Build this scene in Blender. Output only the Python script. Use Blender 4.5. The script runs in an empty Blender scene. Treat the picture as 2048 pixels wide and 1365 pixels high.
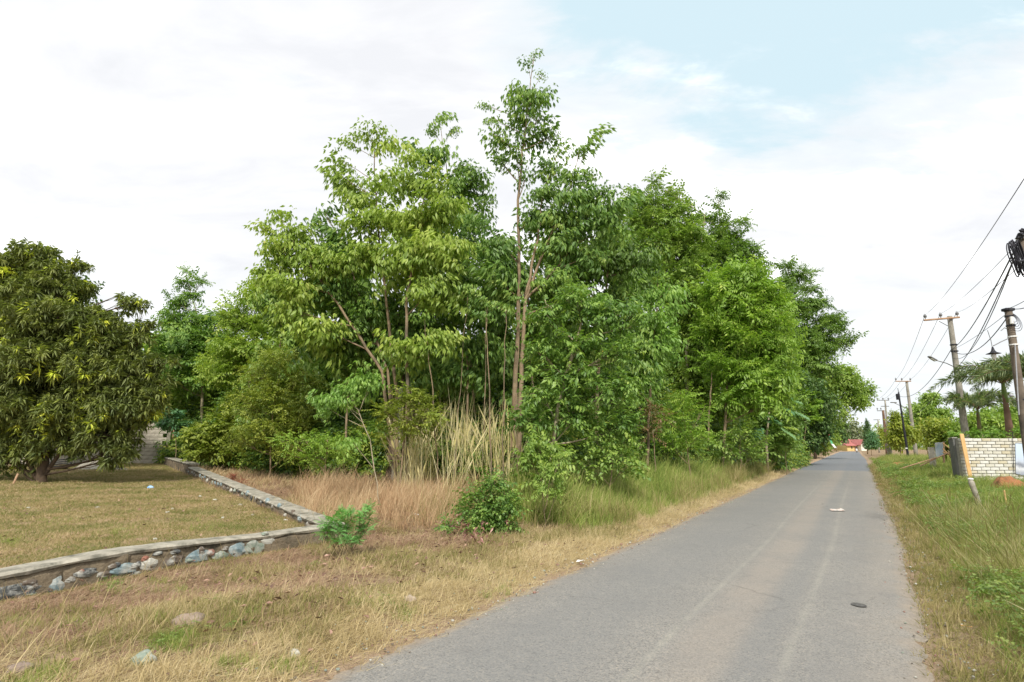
import bpy, math, random
import numpy as np
from mathutils import Vector, Matrix, noise

random.seed(7); rng = np.random.default_rng(7)
R = math.radians
scene = bpy.context.scene
COL = scene.collection

# ------------------------------------------------------------------ camera
F_PX = 1160.0; PITCH = math.atan(211.0 / F_PX); CAM_Z = 1.6
cam_d = bpy.data.cameras.new('camera'); cam = bpy.data.objects.new('camera', cam_d); COL.objects.link(cam)
cam_d.sensor_width = 36; cam_d.lens = 36 * F_PX / 2048; cam_d.clip_start = 0.05; cam_d.clip_end = 4000
cam.location = (0, 0, CAM_Z); cam.rotation_euler = (R(90) + PITCH, 0, 0)
scene.camera = cam

# ------------------------------------------------------------------ view, world, sun
scene.view_settings.view_transform = 'Standard'; scene.view_settings.look = 'None'
scene.view_settings.exposure = 0.6; scene.view_settings.gamma = 1
scene.view_settings.use_curve_mapping = False
SUN_EL = R(47); SUN_AZ = R(178)         # azimuth clockwise from +Y: behind the camera
world = bpy.data.worlds.new('World'); scene.world = world; world.use_nodes = True
W = world.node_tree; W.nodes.clear()

class NT:
    """small helper to write node trees"""
    def __init__(s, tree): s.t = tree
    def n(s, typ, ins=None, **props):
        nd = s.t.nodes.new(typ)
        for k, v in props.items(): setattr(nd, k, v)
        for k, v in (ins or {}).items(): s.set(nd, k, v)
        return nd
    def set(s, nd, k, v):
        sock = nd.inputs[k]
        if isinstance(v, bpy.types.NodeSocket): s.t.links.new(v, sock)
        elif isinstance(v, bpy.types.Node): s.t.links.new(v.outputs[0], sock)
        else: sock.default_value = v
    def math(s, op, a, b=0.0, c=None, clamp=False):
        nd = s.n('ShaderNodeMath', {0: a, 1: b}, operation=op); nd.use_clamp = clamp
        if c is not None: s.set(nd, 2, c)
        return nd.outputs[0]
    def noise(s, vec, scale, detail=4, rough=.55, out='Fac', dist=0.0):
        nd = s.n('ShaderNodeTexNoise', {'Scale': scale, 'Detail': detail, 'Roughness': rough, 'Distortion': dist})
        if vec is not None: s.set(nd, 'Vector', vec)
        return nd.outputs[out]
    def ramp(s, fac, pts, interp='LINEAR'):
        nd = s.n('ShaderNodeValToRGB', {'Fac': fac}); cr = nd.color_ramp; cr.interpolation = interp
        while len(cr.elements) < len(pts): cr.elements.new(.5)
        for e, (p, c) in zip(cr.elements, pts):
            e.position = p
            e.color = (c, c, c, 1) if isinstance(c, (int, float)) else (*c, 1)
        return nd.outputs[0]
    def mix(s, fac, a, b, blend='MIX'):
        nd = s.n('ShaderNodeMix', data_type='RGBA', blend_type=blend)
        s.set(nd, 0, fac)
        for k, v in ((6, a), (7, b)):
            s.set(nd, k, (*v, 1) if isinstance(v, tuple) and len(v) == 3 else v)
        return nd.outputs[2]
    def mapr(s, v, a, b, c=0.0, d=1.0):
        return s.n('ShaderNodeMapRange', {0: v, 1: a, 2: b, 3: c, 4: d}).outputs[0]

w = NT(W)
sky = w.n('ShaderNodeTexSky', sky_type='NISHITA', sun_disc=False, sun_elevation=SUN_EL, sun_rotation=SUN_AZ,
          air_density=1.0, dust_density=2.0, ozone_density=1.0)
tc = w.n('ShaderNodeTexCoord')
sep = w.n('ShaderNodeSeparateXYZ', {0: tc.outputs['Generated']})
zz = w.math('ADD', w.math('MAXIMUM', sep.outputs[2], 0.0), .22)
px_ = w.math('DIVIDE', sep.outputs[0], zz); py_ = w.math('DIVIDE', sep.outputs[1], zz)
pv = w.n('ShaderNodeCombineXYZ', {0: px_, 1: py_, 2: 0.0}).outputs[0]
pr = w.n('ShaderNodeMapping', {'Vector': pv, 'Rotation': (0, 0, R(35)), 'Scale': (1.0, 2.1, 1.0)}).outputs[0]
n1 = w.noise(pr, 1.3, 7, .62, dist=.5)
n2 = w.noise(pr, 4.5, 6, .6, dist=.3)
n3 = w.noise(pv, .55, 3, .5)
# the blue gap: a broad opening towards the upper right of the view
gap = w.n('ShaderNodeVectorMath', {0: tc.outputs['Generated'], 1: Vector((.36, .60, .76)).normalized()}, operation='DOT_PRODUCT').outputs['Value']
gapm = w.mapr(gap, .87, 1.0, 0.0, .54)
cl = w.math('SUBTRACT', w.math('ADD', w.math('MULTIPLY', n1, .75), w.math('MULTIPLY', n2, .30)), gapm)
cl = w.math('ADD', cl, .14)
cloud = w.ramp(cl, [(.30, 0.0), (.46, .72), (.60, 1.0)], 'EASE')
cshade = w.ramp(w.math('ADD', w.math('MULTIPLY', n3, .45), w.math('MULTIPLY', w.noise(pr, 2.2, 6, .6, dist=.4), .55)), [(.40, (.60, .61, .635)), (.50, (.675, .68, .695)), (.60, (1.15, 1.15, 1.15))])
sky_s = w.mix(1.0, sky.outputs[0], (.08, .08, .08), 'MULTIPLY')
hz_ = w.mix(.93, sky_s, (.485, .61, .665))        # thin bright veil over the blue
skyc = w.mix(cloud, hz_, cshade)
skyc = w.mix(w.mapr(sep.outputs[2], .30, .0, 0, .85), skyc, (.665, .705, .715))
bg = w.n('ShaderNodeBackground', {0: skyc, 1: 1.0})
w.n('ShaderNodeOutputWorld', {0: bg})

sun_d = bpy.data.lights.new('sun', 'SUN'); sun = bpy.data.objects.new('sun', sun_d); COL.objects.link(sun)
sun_d.energy = 2.7; sun_d.angle = R(4); sun_d.color = (1.0, .945, .85)
sd = Vector((math.sin(SUN_AZ) * math.cos(SUN_EL), math.cos(SUN_AZ) * math.cos(SUN_EL), math.sin(SUN_EL)))
sun.rotation_euler = sd.to_track_quat('Z', 'Y').to_euler(); sun.location = sd * 50

# ------------------------------------------------------------------ placing things: photo pixel -> point in the world
CP, SP = math.cos(PITCH), math.sin(PITCH)
RD = Vector((math.sin(R(30.2)), math.cos(R(30.2))))      # direction of the road
LN = Vector((-RD.y, RD.x))                               # to its left
def ss(x, a, b):
    t = min(1, max(0, (x - a) / (b - a))); return t * t * (3 - 2 * t)
def st(x, y): return LN.x * x + LN.y * y, RD.x * x + RD.y * y
def xy(s, t): return LN.x * s + RD.x * t, LN.y * s + RD.y * t
def ground_z(x, y):
    s, t = st(x, y)
    z = 0.0
    if s > 3.3:
        z += .10 * ss(s, 3.4, 4.2) - .14 * ss(s, 5.2, 7.0) * (1 - ss(s, 8, 9.5)) * (1 - ss(t, 14, 20))
        z += .022 * max(0, min(s - 7.5, 26))
        z += .35 * ss(t, 20, 34) * ss(s, 7, 14) * (1 - ss(s, 14, 24))
    if s < -.5:
        z += .08 * ss(-s, .6, 2.0) - .03 * ss(-s, 3, 6) 
    if s > 3.9 or s < -1.1:
        z += .035 * noise.noise(Vector((x * .8, y * .8, 0))) + .02 * noise.noise(Vector((x * 2.6, y * 2.6, 3)))
    return z
def ray(X, Y):
    dx, dy = (X - 1024) / F_PX, (682.5 - Y) / F_PX
    return Vector((dx, CP - dy * SP, SP + dy * CP))
def P(X, Y, depth):
    r = ray(X, Y); return Vector((0, 0, CAM_Z)) + r * (depth / r.y)
def G(X, Y, zoff=0):
    r = ray(X, Y); k = (CAM_Z) / max(1e-4, -r.z)
    lo, hi = 0.5, min(k * 1.4, 900)
    for i in range(60):
        m = (lo + hi) / 2; p = Vector((0, 0, CAM_Z)) + r * m
        if p.z > ground_z(p.x, p.y) + zoff: lo = m
        else: hi = m
    return Vector((0, 0, CAM_Z)) + r * lo
def mpp(depth): return depth / (F_PX * CP)     # metres per photo pixel at that distance, roughly

def interp(tab, x):
    if x <= tab[0][0]: return tab[0][1]
    for (a, b), (c, d) in zip(tab, tab[1:]):
        if x <= c: return b + (d - b) * (x - a) / (c - a)
    return tab[-1][1]
# ------------------------------------------------------------------ objects
def tag(o, label=None, cat=None, group=None, kind=None):
    if label: o['label'] = label
    if cat: o['category'] = cat
    if group: o['group'] = group
    if kind: o['kind'] = kind
    return o
def empty(name, loc=(0, 0, 0), label=None, cat=None, group=None):
    o = bpy.data.objects.new(name, None); o.empty_display_size = .2; COL.objects.link(o); o.location = loc
    o['_loc'] = 0; del o['_loc']
    return tag(o, label, cat, group)
def link(name, me, parent=None):
    o = bpy.data.objects.new(name, me); COL.objects.link(o)
    if parent is not None:
        o.parent = parent; o.location = -Vector(parent.location) if parent.parent is None else -Vector(parent.location) - Vector(parent.parent.location)
        if getattr(parent, 'type', '') != 'EMPTY': o.location = (0, 0, 0)
    return o

class MB:
    """collects shapes into one mesh (world coordinates)"""
    def __init__(s): s.v = []; s.f = []; s.n = 0
    def add(s, verts, faces):
        b = s.n; s.v.extend([tuple(v) for v in verts]); s.f.extend([tuple(i + b for i in f) for f in faces]); s.n += len(verts)
        return s
    def box(s, c, size, rz=0, M=None, bev=0):
        hx, hy, hz = size[0] / 2, size[1] / 2, size[2] / 2
        m = M or (Matrix.Translation(c) @ Matrix.Rotation(rz, 4, 'Z'))
        if bev <= 0:
            vs = [(x, y, z) for x in (-hx, hx) for y in (-hy, hy) for z in (-hz, hz)]
            fs = [(0, 1, 3, 2), (4, 6, 7, 5), (0, 4, 5, 1), (2, 3, 7, 6), (0, 2, 6, 4), (1, 5, 7, 3)]
        else:
            vs = []; b = bev
            for sz in (-1, 1):
                for (ex, ey) in ((hx, hy - b), (hx - b, hy)):
                    pass
            ring = [(-hx + b, -hy), (hx - b, -hy), (hx, -hy + b), (hx, hy - b), (hx - b, hy), (-hx + b, hy), (-hx, hy - b), (-hx, -hy + b)]
            inn = [(-hx + b, -hy + b), (hx - b, -hy + b), (hx - b, -hy + b), (hx - b, hy - b), (hx - b, hy - b), (-hx + b, hy - b), (-hx + b, hy - b), (-hx + b, -hy + b)]
            for z, rg in ((-hz, inn), (-hz + b, ring), (hz - b, ring), (hz, inn)):
                vs += [(x, y, z) for x, y in rg]
            fs = [tuple(range(7, -1, -1)), tuple(range(24, 32))]
            for k in range(3):
                for i in range(8):
                    j = (i + 1) % 8; fs.append((k * 8 + i, k * 8 + j, k * 8 + 8 + j, k * 8 + 8 + i))
        return s.add([m @ Vector(v) for v in vs], fs)
    def tube(s, pts, rad, seg=8, cap=True):
        pts = [Vector(p) for p in pts]
        if not isinstance(rad, (list, tuple)): rad = [rad] * len(pts)
        vs = []; fs = []; up = None
        for i, p in enumerate(pts):
            d = (pts[min(i + 1, len(pts) - 1)] - pts[max(i - 1, 0)])
            if d.length < 1e-6: d = Vector((0, 0, 1))
            d.normalize()
            if up is None: up = Vector((1, 0, 0)) if abs(d.x) < .9 else Vector((0, 1, 0))
            a = d.cross(up).normalized(); b = d.cross(a).normalized(); up = -b if False else up
            for k in range(seg):
                t = 2 * math.pi * k / seg
                vs.append(p + (a * math.cos(t) + b * math.sin(t)) * rad[i])
        for i in range(len(pts) - 1):
            for k in range(seg):
                j = (k + 1) % seg
                fs.append((i * seg + k, i * seg + j, (i + 1) * seg + j, (i + 1) * seg + k))
        if cap: fs.append(tuple(range(seg - 1, -1, -1))); fs.append(tuple((len(pts) - 1) * seg + k for k in range(seg)))
        return s.add(vs, fs)
    def blob(s, c, size, rough=.15, seed=0, M=None, nu=8, nv=5):
        vs = []; fs = []; rd = random.Random(seed)
        off = Vector((rd.random() * 50, rd.random() * 50, rd.random() * 50))
        m = M or Matrix.Translation(c)
        for j in range(nv + 1):
            ph = math.pi * j / nv
            for i in range(nu):
                th = 2 * math.pi * i / nu
                d = Vector((math.sin(ph) * math.cos(th), math.sin(ph) * math.sin(th), math.cos(ph)))
                k = 1 + rough * noise.noise(d * 1.6 + off) * 2
                vs.append(m @ Vector((d.x * size[0] / 2 * k, d.y * size[1] / 2 * k, d.z * size[2] / 2 * k)))
        for j in range(nv):
            for i in range(nu):
                q = (i + 1) % nu
                fs.append((j * nu + i, (j + 1) * nu + i, (j + 1) * nu + q, j * nu + q))
        return s.add(vs, fs)
    def build(s, name, mat, parent=None, smooth=False):
        me = bpy.data.meshes.new(name); me.from_pydata(s.v, [], s.f); me.materials.append(mat)
        me.validate(); 
        if smooth: me.polygons.foreach_set('use_smooth', [True] * len(me.polygons))
        me.update(); return link(name, me, parent)
def np_mesh(name, V, T, mat, var=None, parent=None, smooth=True):
    """V (n,3), T (m,3) triangles, var (n,) a per-vertex number read by the material"""
    me = bpy.data.meshes.new(name)
    me.vertices.add(len(V)); me.vertices.foreach_set('co', np.ascontiguousarray(V, dtype=np.float32).ravel())
    me.loops.add(T.size); me.loops.foreach_set('vertex_index', np.ascontiguousarray(T, dtype=np.int32).ravel())
    me.polygons.add(len(T)); me.polygons.foreach_set('loop_start', np.arange(0, T.size, 3, dtype=np.int32))
    me.polygons.foreach_set('loop_total', np.full(len(T), 3, dtype=np.int32))
    if smooth: me.polygons.foreach_set('use_smooth', np.ones(len(T), dtype=bool))
    if var is not None:
        a = me.attributes.new('var', 'FLOAT', 'POINT'); a.data.foreach_set('value', np.ascontiguousarray(var, dtype=np.float32))
    me.materials.append(mat); me.update()
    return link(name, me, parent) if name else me

# ------------------------------------------------------------------ materials
MATS = {}
def mat(name):
    m = bpy.data.materials.new(name); m.use_nodes = True; m.node_tree.nodes.clear(); return m, NT(m.node_tree)
def out(n, sh): n.n('ShaderNodeOutputMaterial', {0: sh})
def rough_mat(name, c1, c2, scale=6, rough=.85, bump=.3, bscale=None, c3=None, s3=1.2, metallic=0, bdist=.01, spec=.3):
    m, n = mat(name); o = n.n('ShaderNodeTexCoord').outputs['Object']
    f = n.noise(o, scale, 6, .62)
    c = n.mix(n.mapr(f, .34, .66), c1, c2)
    if c3: c = n.mix(n.mapr(n.noise(o, s3, 5, .65), .48, .66), c, c3)
    b = n.n('ShaderNodeBump', {'Strength': bump, 'Distance': bdist, 'Height': n.noise(o, bscale or scale * 5, 6, .65)})
    p = n.n('ShaderNodeBsdfPrincipled', {'Base Color': c, 'Roughness': rough, 'Metallic': metallic, 'Normal': b, 'Specular IOR Level': spec})
    out(n, p); return m
LEAF_K = 2.0
def leaf_mat(name, stops, trans=.35, rough=.42, gloss=.35, oi=.0):
    """leaf colours read from the per-leaf number 'var' (and from the copy's own random number)"""
    m, n = mat(name)
    a = n.n('ShaderNodeAttribute', attribute_name='var').outputs['Fac']
    if oi:
        r = n.n('ShaderNodeObjectInfo').outputs['Random']
        a = n.math('ADD', n.math('MULTIPLY', a, 1 - oi), n.math('MULTIPLY', r, oi))
    c = n.ramp(a, [(p_, tuple(min(.8, v * LEAF_K * h_) for v, h_ in zip(c_, (1.32, 1.05, 1.3)))) for p_, c_ in stops])
    p = n.n('ShaderNodeBsdfPrincipled', {'Base Color': c, 'Roughness': rough, 'Specular IOR Level': gloss})
    tcx = n.mix(1.0, c, (1.15, 1.3, .55), 'MULTIPLY')
    t = n.n('ShaderNodeBsdfTranslucent', {0: tcx})
    out(n, n.n('ShaderNodeMixShader', {0: trans, 1: p, 2: t})); return m

M_bark = rough_mat('bark', (.22, .155, .095), (.33, .25, .16), 9, .9, .6, c3=(.12, .10, .07), bdist=.02)
M_barkpale = rough_mat('pale_bark', (.34, .28, .19), (.45, .38, .27), 9, .9, .5, c3=(.22, .20, .13))
M_barkdark = rough_mat('dark_bark', (.07, .05, .035), (.12, .085, .055), 9, .95, .6)
M_palmbark = rough_mat('palm_bark', (.17, .10, .07), (.25, .16, .11), 3, .85, .4, c3=(.13, .16, .04), s3=.5)
M_pole = rough_mat('grey_pole', (.25, .235, .195), (.36, .34, .29), 2.5, .9, .5, c3=(.18, .165, .14), s3=.9)
M_poledark = rough_mat('weathered_pole', (.115, .09, .07), (.20, .165, .13), 2.0, .85, .5, c3=(.07, .06, .05))
M_polebrown = rough_mat('brown_pole', (.12, .07, .045), (.2, .12, .08), 2.0, .85, .5)
M_black = rough_mat('black_plastic', (.012, .012, .016), (.03, .03, .038), 12, .5, .1)
M_wire = rough_mat('cable_rubber', (.018, .018, .026), (.03, .03, .04), 12, .5, .05)
M_metal = rough_mat('grey_metal', (.22, .22, .22), (.34, .34, .33), 10, .45, .1, metallic=.7)
M_porc = rough_mat('porcelain', (.28, .29, .32), (.42, .43, .45), 12, .3, .05)
M_white = rough_mat('white_plastic', (.72, .72, .70), (.8, .8, .78), 8, .5, .05)
M_concrete = rough_mat('weathered_concrete', (.30, .275, .225), (.44, .41, .34), 5, .92, .7, c3=(.15, .135, .10), s3=1.8, bdist=.012)
M_coping = rough_mat('cement_coping', (.22, .205, .165), (.42, .39, .32), 5, .92, 1.0, c3=(.12, .115, .09), s3=3.6, bdist=.012)
M_mortar = rough_mat('dirty_mortar', (.14, .11, .075), (.27, .22, .15), 6, .95, 1.0, c3=(.07, .062, .045), s3=3.0, bdist=.03)
M_wallblock = rough_mat('mouldy_plaster', (.46, .42, .35), (.60, .55, .47), 3, .92, .4, c3=(.22, .20, .16), s3=1.0)
M_brickmortar = rough_mat('grey_mortar', (.27, .26, .235), (.38, .365, .33), 12, .95, .6)
M_cementdark = rough_mat('dark_cement', (.13, .135, .13), (.2, .2, .19), 3, .9, .3)
M_planknew = rough_mat('new_timber', (.56, .33, .13), (.68, .44, .20), 3, .7, .2)
M_plankold = rough_mat('old_timber', (.33, .2, .12), (.45, .3, .19), 4, .8, .3)
M_zinc = rough_mat('bluish_tin_sheet', (.30, .40, .47), (.40, .48, .54), 4, .55, .2, c3=(.5, .5, .46), metallic=.2)
M_dirtorange = rough_mat('orange_soil', (.36, .15, .06), (.48, .23, .11), 6, .95, 1.0, c3=(.2, .1, .05), s3=3, bdist=.05)
M_roof = rough_mat('red_roof_metal', (.36, .11, .10), (.44, .17, .15), 2, .6, .1)
M_housewall = rough_mat('cream_render', (.76, .73, .62), (.82, .79, .70), 1, .8, .1)
M_houseyel = rough_mat('yellow_render', (.62, .47, .20), (.7, .54, .26), 1, .8, .1)
M_glass = rough_mat('dark_window_glass', (.03, .035, .04), (.05, .055, .06), 1, .15, .02, spec=.6)
M_bamboo = rough_mat('dry_sticks', (.20, .13, .08), (.3, .21, .13), 6, .9, .3)
M_grn = rough_mat('green_cloth', (.10, .42, .20), (.13, .48, .25), 4, .8, .1)
M_redc = rough_mat('red_cloth', (.55, .12, .10), (.6, .16, .12), 4, .8, .1)
M_whc = rough_mat('white_cloth', (.72, .74, .76), (.8, .8, .8), 4, .8, .1)
M_bluebag = rough_mat('blue_plastic_bag', (.15, .38, .72), (.5, .66, .84), 14, .35, .3)
M_skin = rough_mat('skin', (.25, .13, .08), (.28, .15, .09), 4, .6, .05)
M_cloth_dark = rough_mat('dark_cloth', (.03, .03, .035), (.05, .05, .055), 8, .9, .1)
M_paper = rough_mat('litter_paper', (.45, .42, .38), (.62, .60, .56), 14, .7, .2, c3=(.45, .2, .12), s3=9)
def stone_mat(nm, a, b): return rough_mat(nm, a, b, 14, .85, .7, c3=(.42, .42, .38), s3=7, bdist=.01)
M_stones = {'blue': stone_mat('blue_grey_stone', (.14, .20, .22), (.26, .34, .36)), 'green': stone_mat('green_grey_stone', (.19, .235, .19), (.31, .35, .29)),
            'white': stone_mat('pale_stone', (.42, .41, .36), (.58, .57, .50)), 'dark': stone_mat('dark_stone', (.05, .055, .055), (.11, .115, .115)),
            'brown': stone_mat('brown_stone', (.11, .085, .065), (.17, .14, .11)), 'red': stone_mat('reddish_stone', (.24, .10, .07), (.33, .17, .12))}

# leaves
LM = {
 'rubber':  leaf_mat('rubber_leaves', [(0, (.030, .076, .016)), (.40, (.056, .125, .024)), (.72, (.098, .185, .032)), (.95, (.16, .245, .052)), (.98, (.30, .24, .05)), (1, (.42, .15, .03))]),
 'rubberY': leaf_mat('young_rubber_leaves', [(0, (.056, .112, .020)), (.4, (.102, .180, .028)), (.75, (.155, .24, .040)), (.95, (.21, .285, .07)), (.985, (.38, .27, .05)), (1, (.4, .14, .03))], trans=.4),
 'rubberD': leaf_mat('dark_rubber_leaves', [(0, (.030, .072, .016)), (.5, (.060, .125, .022)), (.9, (.105, .19, .03)), (.98, (.13, .21, .04)), (1, (.4, .18, .02))]),
 'bright':  leaf_mat('bright_green_leaves', [(0, (.052, .125, .024)), (.5, (.094, .195, .036)), (.9, (.145, .26, .05)), (1, (.27, .42, .07))], trans=.4),
 'olive':   leaf_mat('olive_fine_leaves', [(0, (.050, .092, .014)), (.5, (.10, .155, .022)), (.9, (.165, .22, .035)), (.985, (.26, .28, .05)), (1, (.4, .2, .04))]),
 'yellowg': leaf_mat('yellow_green_leaves', [(0, (.055, .125, .018)), (.5, (.10, .195, .026)), (.93, (.17, .27, .045)), (1, (.28, .32, .06))], trans=.4),
 'mid':     leaf_mat('mid_green_leaves', [(0, (.046, .105, .020)), (.5, (.090, .168, .030)), (.9, (.15, .235, .045)), (1, (.2, .28, .07))]),
 'mango':   leaf_mat('mango_leaves', [(0, (.042, .070, .022)), (.42, (.072, .108, .028)), (.68, (.105, .148, .034)), (.80, (.15, .22, .04)), (.90, (.24, .34, .035)), (1, (.40, .42, .05))], rough=.5, gloss=.3, trans=.3),
 'dark':    leaf_mat('dark_leaves', [(0, (.016, .040, .012)), (.6, (.034, .078, .018)), (.95, (.07, .13, .03)), (1, (.13, .17, .04))], trans=.25),
 'blueg':   leaf_mat('bluish_green_leaves', [(0, (.028, .085, .034)), (.5, (.05, .13, .05)), (1, (.10, .20, .08))]),
 'shrub':   leaf_mat('fresh_green_shrub_leaves', [(0, (.045, .13, .035)), (.5, (.08, .20, .055)), (.9, (.13, .28, .075)), (1, (.22, .34, .08))], trans=.4),
 'palm':    leaf_mat('palm_leaflets', [(0, (.035, .070, .030)), (.5, (.075, .125, .050)), (1, (.15, .21, .085))], gloss=.5),
 'redleaf': leaf_mat('red_leaves', [(0, (.07, .025, .018)), (.5, (.13, .045, .03)), (1, (.19, .10, .05))]),
 'brownleaf': leaf_mat('dead_brown_leaves', [(0, (.06, .035, .025)), (.5, (.12, .075, .052)), (1, (.20, .145, .105))], trans=.15),
 'littleleaf': leaf_mat('litter_leaves', [(0, (.04, .028, .016)), (.6, (.085, .06, .035)), (1, (.16, .125, .075))], trans=.1),
 'reddish': leaf_mat('maroon_flushed_leaves', [(0, (.04, .05, .02)), (.5, (.07, .075, .025)), (.8, (.10, .06, .03)), (1, (.13, .06, .035))]),
 'cypress': leaf_mat('cypress_leaves', [(0, (.02, .052, .018)), (.6, (.04, .09, .028)), (1, (.07, .13, .04))]),
 'farhaze': leaf_mat('haze_tinted_leaves', [(0, (.06, .10, .05)), (.6, (.10, .145, .075)), (1, (.15, .19, .10))]),  # distance haze painted into the far tree's leaves as a paler green
}
def grass_mat(name, stops, trans=.3):
    m, n = mat(name)
    a = n.n('ShaderNodeAttribute', attribute_name='var').outputs['Fac']
    r = n.n('ShaderNodeObjectInfo').outputs['Random']
    g = n.n('ShaderNodeNewGeometry').outputs['Position']
    pz = n.noise(g, .9, 3, .6)
    f = n.math('ADD', n.math('MULTIPLY', a, .50), n.math('MULTIPLY', r, .24))
    f = n.math('ADD', f, n.math('MULTIPLY', n.mapr(pz, .35, .65), .26))
    c = n.ramp(f, stops)
    p = n.n('ShaderNodeBsdfPrincipled', {'Base Color': c, 'Roughness': .6, 'Specular IOR Level': .25})
    t = n.n('ShaderNodeBsdfTranslucent', {0: c})
    out(n, n.n('ShaderNodeMixShader', {0: trans, 1: p, 2: t})); return m
GM = {
 'green': grass_mat('green_grass', [(0, (.09, .14, .025)), (.28, (.17, .25, .045)), (.52, (.27, .35, .07)), (.75, (.42, .43, .14)), (1, (.62, .54, .28))]),
 'mixed': grass_mat('mixed_grass', [(0, (.10, .125, .03)), (.3, (.19, .20, .05)), (.55, (.33, .29, .11)), (.8, (.48, .39, .2)), (1, (.62, .52, .31))]),
 'straw': grass_mat('straw_grass', [(0, (.24, .19, .085)), (.3, (.42, .33, .16)), (.6, (.60, .49, .27)), (1, (.76, .66, .43))]),
 'tall':  grass_mat('tall_yellow_grass', [(0, (.42, .42, .14)), (.35, (.70, .62, .28)), (.65, (.80, .72, .42)), (1, (.80, .74, .50))]),
 'pink':  grass_mat('dead_pinkish_grass', [(0, (.28, .17, .09)), (.3, (.48, .31, .18)), (.6, (.62, .45, .27)), (1, (.74, .60, .38))]),
 'brown': grass_mat('dry_brown_litter', [(0, (.13, .075, .048)), (.30, (.29, .18, .115)), (.58, (.46, .32, .21)), (.82, (.60, .47, .32)), (1, (.72, .60, .43))]),
 'lawn':  grass_mat('short_lawn_grass', [(0, (.10, .135, .03)), (.30, (.19, .22, .055)), (.50, (.34, .28, .12)), (.7, (.50, .38, .21)), (1, (.64, .50, .33))]),
 'weed':  leaf_mat('weed_leaves', [(0, (.04, .085, .018)), (.5, (.075, .14, .028)), (1, (.14, .21, .05))], trans=.4, oi=.3),
}

# ------------------------------------------------------------------ leaves, clusters, trees
def unit(a): return a / np.maximum(np.linalg.norm(a, axis=-1, keepdims=True), 1e-9)
def leaf_geo(B, D, N, L, Wd, var, droop=.12, fold=.18, low=False, mid=.45):
    """B base, D direction, N upward side, L length, Wd width: one folded leaf each"""
    B, D, N = map(np.asarray, (B, D, N)); D = unit(D); S = unit(np.cross(D, N)); N = unit(np.cross(S, D))
    L = np.asarray(L)[:, None]; Wd = np.asarray(Wd)[:, None]; n = len(B)
    mL = B + D * L * mid + S * Wd / 2 + N * Wd * fold; mR = B + D * L * mid - S * Wd / 2 + N * Wd * fold
    tip = B + D * L + np.array([0, 0, -1.0]) * L * droop
    if low:
        V = np.stack([B, mL, tip, mR], 1).reshape(-1, 3); k = 4; T = np.array([[0, 1, 2], [0, 2, 3]])
    else:
        c = B + D * L * (mid + .05)
        V = np.stack([B, mL, tip, mR, c], 1).reshape(-1, 3); k = 5; T = np.array([[0, 1, 4], [0, 4, 3], [1, 2, 4], [4, 2, 3]])
    TT = (np.arange(n)[:, None, None] * k + T[None]).reshape(-1, 3)
    return V, TT, np.repeat(var, k)
def join(parts):
    V = []; T = []; A = []; b = 0
    for v, t, a in parts: V.append(v); T.append(t + b); A.append(a); b += len(v)
    return np.concatenate(V), np.concatenate(T), np.concatenate(A)
def whorl(r, n_pet=7, pl=(.12, .32), ll=(.12, .205), lw=.37, low=False, rg=None, trifol=True, elev=(-25, 40), droop=(38, 82)):
    """leaves of three leaflets on stalks round a twig tip"""
    g = rg; B = []; D = []; N = []; L = []; Wd = []
    for i in range(n_pet):
        az = 2 * math.pi * (i + g.uniform(-.35, .35)) / n_pet; el = R(g.uniform(*elev)); pl_ = g.uniform(*pl)
        d = np.array([math.cos(az) * math.cos(el), math.sin(az) * math.cos(el), math.sin(el)])
        tip = d * pl_ * r
        for k in ((-1, 0, 1) if trifol else (0,)):
            a2 = az + k * .75 + g.uniform(-.15, .15); e2 = -R(g.uniform(*droop))
            l = g.uniform(*ll) * r
            B.append(tip); D.append([math.cos(a2) * math.cos(e2), math.sin(a2) * math.cos(e2), math.sin(e2)])
            N.append([math.cos(a2) * .6 + g.uniform(-.3, .3), math.sin(a2) * .6 + g.uniform(-.3, .3), 1]); L.append(l); Wd.append(l * lw * g.uniform(.85, 1.15))
    n = len(B)
    return leaf_geo(B, D, N, L, Wd, g.uniform(0, 1, n), low=low)
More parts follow.
